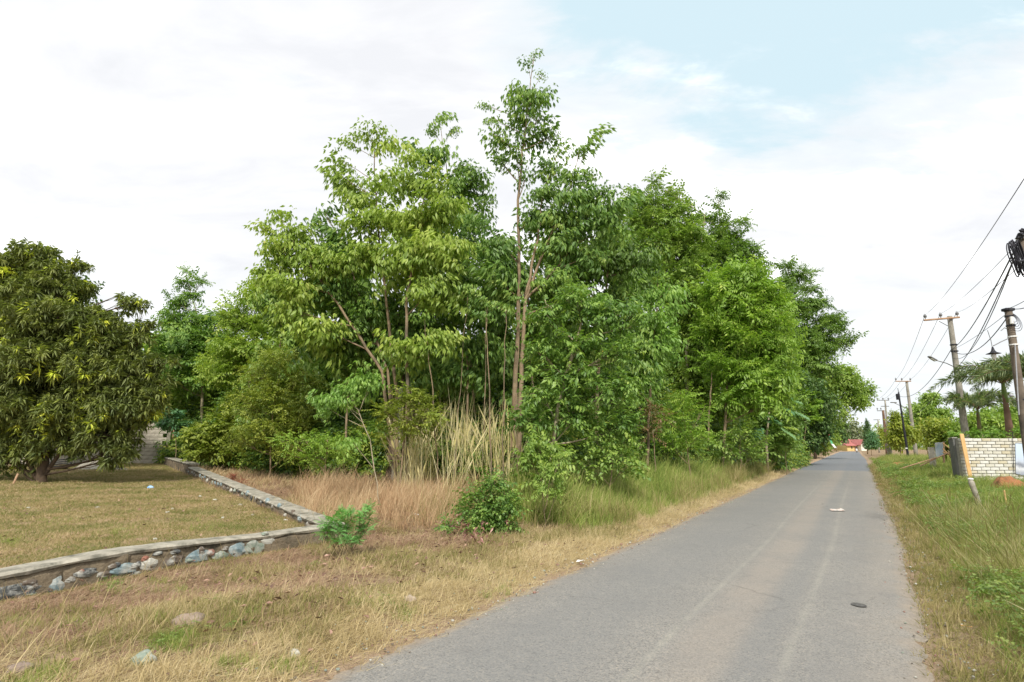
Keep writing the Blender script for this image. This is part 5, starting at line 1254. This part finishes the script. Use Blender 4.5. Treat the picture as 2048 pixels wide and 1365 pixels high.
# ------------------------------------------------------------------ brick wall being built on the right
BWD = 24.0
bl, br_ = P(1929, 970, BWD), P(2150, 970, BWD); btop = P(1985, 877, BWD).z; bz0 = gz(bl) - .15
brick_wall = empty('brick_wall', (bl.x, BWD, gz(bl)), 'new wall of pale sand lime bricks with grey mortar behind the right verge', 'wall')
MB().box(((bl.x + br_.x) / 2, BWD + .105, (bz0 + btop) / 2 - .01), (br_.x - bl.x, .15, btop - bz0 - .02)).build('mortar_core', M_brickmortar, brick_wall)
M_bricks = [rough_mat('pale_brick', (.52, .50, .42), (.62, .60, .52), 9, .9, .5), rough_mat('cream_brick', (.50, .45, .32), (.58, .53, .40), 9, .9, .5), rough_mat('light_brick', (.60, .59, .54), (.68, .67, .62), 9, .9, .5)]
protos = []
CH = .128; BL = .365
for r_ in range(16):
    zc_ = btop - CH * (r_ + .5)
    x = bl.x + (.0 if r_ % 2 else -.17) + random.uniform(-.01, .01)
    while x < br_.x:
        x0 = max(x, bl.x); x1 = min(x + BL, br_.x)
        if x1 - x0 > .08:
            full = x1 - x0 > BL - .01; k_ = random.choice((0, 0, 1, 2, 2)); key = (k_, full and round(0))
            src = next((o for kk, o in protos if kk == k_), None) if full else None
            if src is None:
                o = MB().box((0, 0, 0), (x1 - x0 - .020, .10, CH - .019), bev=.010).build('brick', M_bricks[k_], brick_wall)
                if full: protos.append((k_, o))
            else:
                o = src.copy(); COL.objects.link(o); o.parent = brick_wall
            w3 = Vector(((x0 + x1) / 2, BWD + random.uniform(-.006, .006), zc_ + random.uniform(-.003, .003))); o.location = w3 - brick_wall.location
            o.rotation_euler = (0, random.uniform(-.012, .012), 0)
        x += BL
# dark rendered return of the wall
e = Vector((bl.x, BWD + .2, 0)); f_ = Vector((e.x + .95, BWD + 3.0, 0)); f_ = P(1903, 900, 27.2)
dd = Vector((f_.x - e.x, f_.y - e.y, 0)); a2 = math.atan2(dd.y, dd.x)
rw = empty('cement_wall', ((e.x + f_.x) / 2, (e.y + f_.y) / 2, 0), 'dark grey cement wall end joining the brick wall on its left', 'wall')
MB().box(((e.x + f_.x) / 2, (e.y + f_.y) / 2, btop / 2 - .1 + .02), (dd.length, .14, btop + .12), a2, bev=.01).build('wall', M_cementdark, rw)
MB().box(((e.x + f_.x) / 2, (e.y + f_.y) / 2, btop + .02), (dd.length + .04, .18, .05), a2, bev=.008).build('wall_top', M_brickmortar, rw)
# upright plank leaning at the wall end
pa, pb = P(1943, 962, BWD - .35), P(1923, 868, BWD - .22); pa.z = gz(pa) - .05
ax_ = (pb - pa).normalized(); M_ = Matrix.Translation((pa + pb) / 2) @ ax_.to_track_quat('Z', 'Y').to_matrix().to_4x4()
pl_ = empty('timber_plank', pa, 'upright orange timber plank leaning at the left end of the brick wall', 'plank')
MB().box(None, (.20, .035, (pb - pa).length), M=M_, bev=.004).build('plank', M_planknew, pl_)
MB().box(None, (.05, .05, (pb - pa).length * .9), M=Matrix.Translation((pa + pb) / 2 + Vector((.02, .05, -.05))) @ ax_.to_track_quat('Z', 'Y').to_matrix().to_4x4(), bev=.004).build('batten', M_plankold, pl_)
# printed banner leaning at the wall
m, q = mat('banner_print'); o_ = q.n('ShaderNodeTexCoord').outputs['Generated']; sp_ = q.n('ShaderNodeSeparateXYZ', {0: o_})
zf = sp_.outputs[2]; n_ = q.noise(o_, 3.2, 4, .6); edge_ = q.math('ADD', zf, q.math('MULTIPLY', q.math('SUBTRACT', n_, .5), .35))
c_b = q.ramp(edge_, [(0, (.42, .44, .50)), (.22, (.30, .33, .40)), (.36, (.62, .64, .68)), (.44, (.22, .24, .29)), (.52, (.50, .56, .66)), (.66, (.52, .62, .78)), (1, (.55, .66, .83))])
out(q, q.n('ShaderNodeBsdfPrincipled', {'Base Color': c_b, 'Roughness': .55}))
bn = empty('banner', P(2060, 920, BWD - .2), 'pale blue and grey printed banner fixed to the right part of the brick wall', 'banner')
pts = [P(2031, 887, BWD - .09), P(2110, 890, BWD - .09), P(2110, 965, BWD - .09), P(2032, 948, BWD - .09)]
MB().add(pts + [p + Vector((0, .012, 0)) for p in pts], [(0, 1, 2, 3), (7, 6, 5, 4), (0, 4, 5, 1), (1, 5, 6, 2), (2, 6, 7, 3), (3, 7, 4, 0)]).build('printed_sheet', m, bn)
MB().tube([P(2031, 886, BWD - .1), P(2110, 889, BWD - .1)], .012, 6).build('frame_bar', M_metal, bn)
tag(MB().tube([P(2025, 864, BWD - .12), P(2026, 905, BWD - .12), P(2028, 950, BWD - .12)], .012, 6).build('iron_rod', M_black, None), 'thin dark iron rod standing against the brick wall beside the banner', 'rod')
# soil mound, marker, stakes
heap('soil_mound', 2018, 985, 112, 36, 19.5, M_dirtorange, 'orange soil mound in the grass before the brick wall', 'soil mound', rough=.6, dscale=.6)
p = P(1950, 990, 14.5); p.z = gz(p); mk = empty('concrete_marker', p, 'pale leaning concrete marker post standing in the right verge grass', 'marker post')
MB().tube([p + Vector((.08, 0, -.05)), p + Vector((.03, 0, .35)), p + Vector((-.05, 0, .66)), p + Vector((-.06, 0, .74))], [.065, .06, .065, .04], 10).build('post', M_concrete, mk, smooth=True)
MB().blob(p + Vector((-.055, 0, .74)), (.13, .13, .06), .05, 3).build('white_cap', M_white, mk, smooth=True)
p = P(1952, 985, 15.5); p.z = gz(p); tag(MB().tube([p + Vector((.04, 0, 0)), p + Vector((-.03, 0, .62))], .02, 6).build('wooden_stake', M_plankold, None), 'thin orange brown stake just behind the concrete marker', 'stake')
p = P(2012, 1000, 14); p.z = gz(p); tag(MB().tube([p, p + Vector((-.01, 0, .5))], .018, 6).build('wooden_stake', M_planknew, None), 'thin pale stake before the orange soil mound', 'stake')
# formwork: tin sheet, boards and props
fw = empty('tin_sheet_prop', P(1878, 925, 34), 'bluish tin sheet held up by timber props left of the brick wall', 'tin sheet')
a_, b_, c_, d_ = P(1870, 886, 34), P(1886, 885, 34.2), P(1887, 912, 34.2), P(1872, 914, 34)
MB().add([a_, b_, c_, d_] + [v + Vector((0, .03, 0)) for v in (a_, b_, c_, d_)], [(0, 1, 2, 3), (7, 6, 5, 4), (0, 4, 5, 1), (1, 5, 6, 2), (2, 6, 7, 3), (3, 7, 4, 0)]).build('sheet', M_zinc, fw)
MB().tube([P(1887, 884, 34.3), P(1888, 926, 34.3)], .05, 6).build('post', M_plankold, fw)
for (x0, y0, x1, y1) in ((1886, 887, 1910, 905), (1886, 898, 1910, 922), (1840, 932, 1918, 896), (1886, 905, 1908, 912), (1800, 938, 1872, 916)):
    MB().tube([P(x0, y0, 33.8), P(x1, y1, 33)], .035, 6).build('prop', M_planknew if x0 > 1850 else M_plankold, fw)
p = P(1863, 905, 37); MB().box((p.x, 37, .75), (.45, .04, 1.6), .1, bev=.01).build('board', M_concrete, fw)
p = P(1778, 905, 78); p.z = gz(p); tag(MB().tube([p, p + Vector((.1, 0, .9)), p + Vector((-.15, 0, 1.6)), p + Vector((-.2, 0, 1.9))], [.35, .3, .25, .1], 8).build('grey_stump', M_concrete, None, smooth=True), 'pale grey stump beside the brown pole on the far right verge', 'stump')
heap('soil_mound', 1800, 930, 110, 9, 46, M_dirtorange, 'low strip of bare orange soil before the black pole', 'soil mound', rough=.3, dscale=.4)

# ------------------------------------------------------------------ utility poles
def pole_obj(nm, label, xb, xt, yt, depth, r0, r1, m, cat='utility pole', lean=0):
    t_ = P(xt, yt, depth); b_ = P(xb, 900, depth); b_.z = gz(b_) - .1
    root = empty(nm, b_, label, cat)
    mb = MB(); mb.tube([b_.lerp(t_, i / 8) for i in range(9)], [r0 + (r1 - r0) * i / 8 for i in range(9)], 14); mb.build('pole', m, root, smooth=True)
    return root, b_, t_
def insulator(p, parent, s=1.0):
    mb = MB().tube([p, p + Vector((0, 0, .10 * s)), p + Vector((0, 0, .10 * s)), p + Vector((0, 0, .16 * s)), p + Vector((0, 0, .16 * s)), p + Vector((0, 0, .30 * s)), p + Vector((0, 0, .34 * s))],
                   [.02 * s, .02 * s, .085 * s, .06 * s, .10 * s, .05 * s, .03 * s], 10); mb.build('insulator', M_porc, parent, smooth=True)
# A: tall pole with cross arm behind the brick wall
PA, ab, at_ = pole_obj('utility_pole', 'tall pale pole with a slanted cross arm standing behind the brick wall', 1935, 1899, 633, 33, .20, .125, M_pole)
al, ar = P(1848, 641, 32.8), P(1919, 635, 32.8)
MB().tube([al, ar], .055, 6).build('cross_arm', M_plankold, PA)
insA = []
for X in (1851, 1882, 1915):
    p = al.lerp(ar, (X - 1848) / 71) + Vector((0, 0, .05)); insulator(p, PA, 1.0); insA.append(p + Vector((0, 0, .25)))
MB().tube([P(1878, 643, 32.8), P(1897, 653, 32.8)], .02, 5).build('brace', M_metal, PA)
for Y in (690, 703, 745): MB().tube([P(1899 + (Y - 633) * .145 , Y, 33) + Vector((0, 0, -.03)), P(1899 + (Y - 633) * .145, Y, 33) + Vector((0, 0, .03))], .185, 12).build('band', M_black, PA)
lp = P(1910, 735, 32.9); le = P(1872, 721, 32.4)
arm = MB().tube([lp, P(1893, 727, 32.6), le], .025, 6).build('lamp_arm', M_metal, PA, smooth=True)
h1, h2 = P(1873, 722, 32.4), P(1857, 713, 32.3); dh = (h2 - h1); Mh = Matrix.Translation((h1 + h2) / 2) @ dh.normalized().to_track_quat('X', 'Z').to_matrix().to_4x4()
MB().box(None, (dh.length, .2, .09), M=Mh, bev=.03).build('lamp_head', M_metal, PA)
MB().box(None, (dh.length * .6, .15, .03), M=Mh @ Matrix.Translation((-.05, 0, -.062)), bev=.01).build('lamp_glass', M_white, PA)
# B: weathered pole near the right frame edge
PB, bb, bt = pole_obj('utility_pole', 'dark weathered pole with wires and a lamp near the right frame edge', 2055, 2016, 617, 18, .135, .10, M_poledark)
for Y in (622, 633, 652, 674, 690, 800, 865): 
    p = P(2016 + (Y - 617) * .155, Y, 18); MB().tube([p + Vector((0, 0, -.02)), p + Vector((0, 0, .02))], .125 + .00006 * (Y - 617), 12).build('band', M_white if Y in (674, 690, 865) else M_black, PB)
MB().box(P(2016, 620, 18), (.30, .22, .09), bev=.02).build('pole_cap', M_black, PB)
MB().tube([P(2023, 634, 17.85), P(2024, 648, 17.85)], .05, 8).build('splice_tube', M_white, PB)
mb = MB()
for k in range(5):
    c = P(2026 + k, 636 + 2 * k, 17.9); mb.tube([c + Vector((math.cos(a) * (.12 + .03 * k) - .05, math.sin(a) * .1, math.sin(a) * (.16 + .04 * k))) for a in np.linspace(-2.2, 1.9, 14)], .008, 4)
mb.build('loose_wires', M_wire, PB)
MB().tube([P(2030, 690, 17.85), P(2034, 760, 17.85), P(2038, 830, 17.85)], .018, 6).build('conduit', M_porc, PB)
MB().tube([P(2016, 659, 18), P(2009, 656, 17.9), P(2002, 662, 17.8)], .012, 5).build('hook', M_metal, PB)
MB().tube([P(2022, 675, 18), P(2004, 683, 17.9), P(1987, 692, 17.8)], .016, 5).build('lamp_arm', M_metal, PB)
MB().tube([P(1975, 661, 17.8), P(1982, 682, 17.8), P(1985, 697, 17.8)], .010, 5).build('lamp_wire', M_metal, PB)
lc = P(1987, 708, 17.8)
sh_ = MB().tube([lc + Vector((0, 0, .22)), lc + Vector((0, 0, .10)), lc + Vector((0, 0, .045)), lc + Vector((0, 0, 0))], [.02, .05, .09, .20], 16).build('lamp_shade', M_black, PB, smooth=True)
MB().tube([lc + Vector((0, 0, .01)), lc + Vector((0, 0, -.06)), lc + Vector((0, 0, -.16)), lc + Vector((0, 0, -.2))], [.05, .07, .05, .01], 10).build('bulb', M_white, PB, smooth=True)
MB().tube([P(2041, 803, 18), P(2030, 800, 17.9), P(2024, 796, 17.9)], .012, 5).build('globe_bracket', M_metal, PB)
MB().blob(P(2022, 791, 17.9), (.10, .10, .12), .02, 1, nu=12, nv=8).build('glass_globe', M_porc, PB, smooth=True)
# C: nearest pole, its top only, with coils of spare cable
PC, cb, ct = pole_obj('utility_pole', 'nearest dark pole top at the right frame edge carrying coiled cable', 2135, 2045, 470, 9.5, .11, .075, M_poledark)
MB().tube([ct + Vector((-.01, 0, -.1)), ct + Vector((0, 0, -.06))], .098, 12).build('band', M_white, PC)
mb = MB(); random.seed(4)
for k in range(9):
    p = ct + Vector((random.uniform(-.16, .08), random.uniform(-.1, .02), random.uniform(-.12, .1))); mb.blob(p, (.09, .09, .08), .3, k)
mb.build('clamp', M_black, PC)
coil = empty('cable_coil', ct + Vector((-.1, -.15, -.3)), 'big hanging coil of black cable tied below the nearest pole top', 'cable coil')
for k in range(2):
    mb = MB(); cx = P(2034 + 10 * k, 512, 9.25)
    for j in range(5):
        rx, rz = .070 + .006 * j, .25 + .011 * j; ph = .3; sh = random.uniform(-.015, .015)
        mb.tube([cx + Vector((math.cos(a) * rx * (1 + .1 * math.sin(3 * a)) + sh + math.sin(a) * -.04, math.cos(a) * .05 + .02 * j, math.sin(a) * rz - .02 * j + .03)) for a in np.linspace(0, 6.2832, 30)], .009, 5, cap=False)
    mb.build('cable_loop', M_wire, coil, smooth=True)
MB().tube([P(2022, 521, 9.15), P(2037, 524, 9.1), P(2050, 520, 9.2)], .018, 6).build('tie', M_black, coil)
# D: grey pole with cross arm, E: black pole, F, G, H: far poles
PD, db, dt = pole_obj('utility_pole', 'grey pole with a level cross arm between the black pole and the garden trees', 1831, 1813, 762, 80, .26, .16, M_pole)
MB().tube([P(1791, 763, 79.8), P(1822, 763, 79.8)], .07, 6).build('cross_arm', M_plankold, PD)
insD = []
for X in (1792, 1804, 1821): insulator(P(X, 762, 79.8), PD, 1.3); insD.append(P(X, 759, 79.8))
MB().tube([P(1819, 818, 80), P(1801, 812, 79), P(1788, 806, 78.5)], .04, 6).build('lamp_arm', M_metal, PD)
MB().box(P(1787, 805.5, 78.4), (.9, .3, .12), .3, bev=.03).build('lamp_head', M_metal, PD)
PE, eb, et = pole_obj('telephone_pole', 'thin black leaning pole with a small box near its top', 1815, 1797, 785, 64, .13, .075, M_black)
MB().tube([et, et + Vector((-.03, 0, .45))], .03, 6).build('finial', M_black, PE)
p = P(1796, 794, 63.8); MB().box(p, (.34, .26, .65), bev=.03).build('junction_box', M_black, PE)
p = P(1812.5, 897, 64); MB().tube([p + Vector((0, 0, -.06)), p + Vector((0, 0, .06))], .135, 10).build('white_band', M_white, PE)
PF, fb, ft = pole_obj('utility_pole', 'reddish brown pole with a short cross arm beside the pale stump', 1774, 1766, 821, 92, .26, .17, M_polebrown)
MB().tube([P(1754, 822, 92), P(1769, 822, 92)], .06, 6).build('cross_arm', M_metal, PF)
for X in (1755, 1762): insulator(P(X, 821, 92), PF, 1.3)
PG, gb, gt_ = pole_obj('utility_pole', 'far grey pole with two cross arms behind the reddish brown pole', 1778, 1770, 800, 112, .20, .14, M_pole)
MB().tube([P(1754, 801, 112), P(1778, 801, 112)], .07, 6).build('cross_arm', M_metal, PG)
MB().tube([P(1762, 813, 112), P(1778, 813, 112)], .07, 6).build('cross_arm', M_metal, PG)
for X in (1755, 1766, 1777): insulator(P(X, 801, 112), PG, 1.6)
PH, hb, ht = pole_obj('utility_pole', 'farthest pole with a cross arm right of the pointed conifer', 1758, 1756, 839, 150, .2, .15, M_pole)
MB().tube([P(1747, 840, 150), P(1760, 840, 150)], .08, 6).build('cross_arm', M_metal, PH)
# wires
def wire(a, b, sag, r, label, m=None, n=22):
    a, b = Vector(a), Vector(b)
    pts = [a.lerp(b, i / n) - Vector((0, 0, sag * 4 * (i / n) * (1 - i / n))) for i in range(n + 1)]
    return tag(MB().tube(pts, r, 5, cap=False).build('power_line', m or M_wire, None, smooth=True), label, 'power line')
wire(insA[0], P(2066, 330, 8), .25, .007, 'highest thin line running from the left insulator up to the right frame edge')
wire(insA[1], P(2066, 455, 8), .15, .006, 'thin line from the middle insulator towards the cable coil pole')
wire(insA[2], P(2075, 500, 8), .15, .006, 'thin line from the right insulator passing below the cable coil')
wire(P(1902, 700, 33), ct + Vector((-.05, 0, -.08)), .3, .014, 'thickest cable from the coil pole down to the tall pale pole')
wire(P(1906, 742, 33), ct + Vector((-.05, 0, -.14)), .35, .012, 'lower cable from the coil pole to the band above the street lamp')
wire(P(1904, 715, 33), ct + Vector((-.05, 0, -.12)), .75, .010, 'slack cable hanging between the other two from the coil pole')
wire(P(2013, 628, 18), P(1904, 700, 33), .10, .009, 'straight wire from the weathered pole to the tall pale pole')
wire(P(2013, 637, 18), P(1905, 703, 33), .55, .016, 'sagging black cable from the weathered pole to the tall pale pole')
wire(P(2018, 617, 18), P(2110, 560, 9), .05, .009, 'wire rising from the weathered pole top to the right frame edge')
wire(P(2018, 617, 18), P(2110, 585, 9), .12, .012, 'thicker cable curving from the weathered pole top to the right frame edge')
wire(P(1906, 742, 33), P(1815, 830, 80), .8, .022, 'cable from the tall pale pole down towards the far black pole')
wire(P(1902, 700, 33), P(1797, 792, 64), 1.0, .018, 'cable from the tall pale pole to the box on the black pole')
for k, w3_ in enumerate(('left', 'middle', 'right')):
    wire(insA[k], insD[k], .5, .012, w3_ + ' thin line between the cross arms of the pale and grey poles')
    wire(insD[k], P(1755 + 11 * k, 799, 112), .4, .016, w3_ + ' thin line from the grey pole on to the far pole with two arms')
wire(ct, P(2120, 415, 5), .05, .014, 'cable bundle leaving the coil pole at the right frame edge')

# ------------------------------------------------------------------ foxtail palms behind the brick wall
def palm(label, Xb, Yc, Xc, depth, fr, L0, seed, rb=.2, rt=.1):
    g = np.random.default_rng(seed); c = P(Xc, Yc, depth); b_ = P(Xb, 900, depth); b_.z = gz(b_) - .1
    root = empty('palm_tree', b_, label, 'palm tree')
    MB().tube([b_.lerp(c, u) for u in (0, .2, .4, .6, .8, .92, 1)], [rb * 1.2, rb * 1.1, rb, rb * .75, rt * 1.1, rt, rt * .6], 12).build('trunk', M_palmbark, root, smooth=True)
    MB().tube([c + Vector((0, 0, -.95)), c + Vector((0, 0, -.3)), c + Vector((0, 0, .25))], [rt * 1.15, rt * 1.05, rt * .5], 12).build('crown_shaft', rough_mat('green_crown_shaft', (.14, .22, .06), (.2, .28, .09), 3, .6, .1), root, smooth=True)
    for i in range(fr):
        az = 6.283 * i / fr + g.uniform(-.2, .2); el = g.uniform(.45, 1.5); L = L0 * g.uniform(.85, 1.1)
        d = Vector((math.cos(az) * math.cos(el), math.sin(az) * math.cos(el), math.sin(el))); h = Vector((math.cos(az), math.sin(az), 0))
        rp = []; 
        for k in range(15):
            u = k / 14; rp.append(c + d * L * u + h * L * .22 * u * u + Vector((0, 0, -1)) * L * (.42 + .30 * math.sin(el)) * u ** 2.8)
        fo = MB().tube(rp, [.03 * (1 - .85 * k / 14) for k in range(15)], 5).build('frond', M_palmbark, root, smooth=True)
        n = 230; us = g.uniform(.15, 1, n); B = []; D = []
        for u in us:
            kk = min(13, int(u * 14)); q = rp[kk].lerp(rp[kk + 1], u * 14 - kk); ax = (rp[kk + 1] - rp[kk]).normalized(); s_ = ax.cross(Vector((0, 0, 1))).normalized(); up = s_.cross(ax)
            a = g.uniform(0, 6.283); B.append(q); D.append(ax * .75 + (s_ * math.cos(a) + up * math.sin(a)) * .9 + Vector((0, 0, -.15)))
        B = np.array(B); D = np.array(D); Ls = g.uniform(.34, .52, n) * np.minimum(1, (1.08 - us) * 3)
        V, T, A = leaf_geo(B, D, np.array([0, 0, 1.]) + g.normal(0, .4, (n, 3)), Ls, np.full(n, .04), g.uniform(0, 1, n), droop=.12, low=True)
        np_mesh('leaflets', V, T, LM['palm'], A, fo)
palm('foxtail palm with arching bushy fronds behind the brick wall', 2024, 768, 2006, 29, 13, 3.0, 3)
palm('lower foxtail palm left of the first, drooping fronds behind the brick wall', 1960, 820, 1955, 33, 12, 2.5, 8, .16, .08)
palm('foxtail palm partly cut off by the right frame edge', 2075, 760, 2072, 27, 12, 2.8, 12)

# ------------------------------------------------------------------ far end: house, pennant, motorcycle
hs = empty('house', P(1705, 895, 218), 'small cream house with red roof at the far end of the road', 'house')
def hb_(x0, x1, y0, y1, z0, z1, m, nm): 
    return MB().box(((x0 + x1) / 2, (y0 + y1) / 2, (z0 + z1) / 2), (x1 - x0, y1 - y0, z1 - z0)).build(nm, m, hs)
X = lambda px, d=218: (px - 1024) / 1179 * d
gzh = 0; x0, x1, x2, x3 = X(1688), X(1708), X(1720.5), X(1714.3)
hb_(x0, x1, 216, 225, 0, 2.0, M_houseyel, 'wall'); hb_(x1, x2, 213.5, 225, 0, 2.3, M_housewall, 'wall')
MB().add([(x1, 213.5, 2.3), (x2, 213.5, 2.3), (x3, 213.5, 4.0), (x1, 213.9, 2.3), (x2, 213.9, 2.3), (x3, 213.9, 4.0)], [(0, 1, 2), (5, 4, 3), (0, 2, 5, 3), (1, 4, 5, 2), (0, 3, 4, 1)]).build('gable', M_housewall, hs)
def slab(a, b, c, d, th, nm): 
    v = [Vector(p) for p in (a, b, c, d)]; return MB().add(v + [p + Vector((0, 0, -th)) for p in v], [(0, 1, 2, 3), (7, 6, 5, 4), (0, 4, 5, 1), (1, 5, 6, 2), (2, 6, 7, 3), (3, 7, 4, 0)]).build(nm, M_roof, hs)
slab((x1 - .5, 213, 2.15), (x3, 213, 4.2), (x3, 225, 4.2), (x1 - .5, 225, 2.15), .12, 'roof'); slab((x3, 213, 4.2), (x2 + .4, 213, 2.15), (x2 + .4, 225, 2.15), (x3, 225, 4.2), .12, 'roof')
slab((x0 - .5, 215.3, 1.95), (x1 - .45, 215.3, 1.95), (x1 - .45, 221, 3.7), (x0 + .3, 221, 3.7), .12, 'roof')
slab((X(1702), 219, 2.6), (X(1714), 219, 2.6), (X(1714), 223, 4.5), (X(1704), 223, 4.5), .12, 'roof')
hb_(X(1696), X(1698), 215.9, 216.05, .8, 1.7, M_glass, 'window'); hb_(X(1702), X(1704), 215.9, 216.05, .0, 1.8, M_plankold, 'door')
pn = empty('pennant', P(1668, 905, 70), 'green curved pennant with red tip on a bent bamboo pole at the left roadside', 'pennant')
pd = 70; mb = MB(); pp_ = [P(1655, 866, pd), P(1657, 872, pd), P(1658, 880, pd), P(1662, 888, pd), P(1668, 896, pd)]
MB().tube([P(1668, 903, pd)] + pp_[::-1], .03, 5).build('bamboo_pole', M_bamboo, pn)
def strip(i0, i1, w_, m, nm):
    vs = []; 
    for i in range(i0, i1 + 1): vs += [pp_[i] + Vector((.02, .0, 0)), pp_[i] + Vector((.02 + w_, .02, -.02))]
    n = len(vs) // 2; v2 = vs + [v + Vector((0, .015, 0)) for v in vs]; N_ = len(vs)
    fs = [(2 * k, 2 * k + 1, 2 * k + 3, 2 * k + 2) for k in range(n - 1)] + [(N_ + 2 * k + 2, N_ + 2 * k + 3, N_ + 2 * k + 1, N_ + 2 * k) for k in range(n - 1)]
    MB().add(v2, fs).build(nm, m, pn)
strip(0, 1, .24, M_redc, 'red_tip'); strip(1, 3, .26, M_grn, 'green_cloth'); strip(3, 4, .3, M_whc, 'white_end')
# motorcycle and rider coming towards the viewer
md_ = 150; mp = P(1713.5, 902, md_); mp.z = .02; mx, my = mp.x, mp.y
moto = empty('motorcycle', mp, 'small motorcycle with white front riding towards the viewer at the road end', 'motorcycle')
def L3(x, y, z): return Vector((mx + x + y * .5, my + y * .86, z))
for y in (-.6, .6):
    w_o = MB().tube([L3(0, y, .30) + Vector((-.86, .5, 0)) * s for s in (-.05, .05)], .29, 16).build('wheel', M_black, moto)
MB().tube([L3(0, .6, .45), L3(0, .3, .72), L3(0, -.1, .62), L3(0, -.45, .75)], [.08, .13, .12, .10], 8).build('body', M_cloth_dark, moto, smooth=True)
MB().tube([L3(0, .5, .82), L3(0, .1, .80)], [.10, .14], 8).build('seat', M_black, moto, smooth=True)
MB().tube([L3(0, -.60, .32), L3(0, -.48, .85), L3(0, -.42, 1.02)], [.04, .05, .04], 6).build('fork', M_metal, moto)
MB().blob(L3(0, -.55, .72), (.50, .25, .72), .05, 2).build('front_fairing', M_white, moto, smooth=True)
MB().tube([L3(-.32, -.38, 1.03), L3(0, -.42, 1.0), L3(.32, -.38, 1.03)], .02, 5).build('handlebar', M_black, moto)
MB().blob(L3(0, -.68, .86), (.16, .1, .14), .0, 2).build('headlight', M_porc, moto, smooth=True)
def person_rider():
    root = empty('person', L3(0, .25, .85), 'person in dark clothes and helmet riding the motorcycle at the road end', 'person')
    J = {'pel': (0, .22, .92, .15), 'chest': (0, .12, 1.22, .17), 'neck': (0, .06, 1.42, .065), 'head': (0, .03, 1.56, .10), 'top': (0, .03, 1.66, .07)}
    E = [('pel', 'chest'), ('chest', 'neck'), ('neck', 'head'), ('head', 'top')]
    for s, n_ in ((-1, 'l'), (1, 'r')):
        J.update({n_ + 's': (.19 * s, .10, 1.34, .07), n_ + 'e': (.30 * s, -.08, 1.12, .05), n_ + 'w': (.30 * s, -.34, 1.06, .035), n_ + 'h': (.10 * s, .18, .88, .10), n_ + 'k': (.20 * s, -.18, .72, .075), n_ + 'a': (.17 * s, -.02, .32, .05), n_ + 'f': (.17 * s, -.16, .27, .045)})
        E += [('chest', n_ + 's'), (n_ + 's', n_ + 'e'), (n_ + 'e', n_ + 'w'), ('pel', n_ + 'h'), (n_ + 'h', n_ + 'k'), (n_ + 'k', n_ + 'a'), (n_ + 'a', n_ + 'f')]
    ks = list(J); me = bpy.data.meshes.new('body'); me.from_pydata([L3(*J[k][:3]) for k in ks], [(ks.index(a), ks.index(b)) for a, b in E], [])
    o = link('body', me, root); md = o.modifiers.new('skin', 'SKIN')
    for i, k in enumerate(ks): me.skin_vertices[0].data[i].radius = (J[k][3], J[k][3]); me.skin_vertices[0].data[i].use_root = (k == 'pel')
    o.modifiers.new('sub', 'SUBSURF').levels = 1; me.materials.append(M_cloth_dark)
    MB().blob(L3(0, .02, 1.60), (.27, .30, .28), .0, 1, nu=12, nv=8).build('helmet', M_black, root, smooth=True)
    MB().blob(L3(0, -.09, 1.56), (.16, .08, .12), .0, 1).build('face', M_skin, root, smooth=True)
me_ = None
try: person_rider()
except Exception as ex:
    print('rider', ex); raise
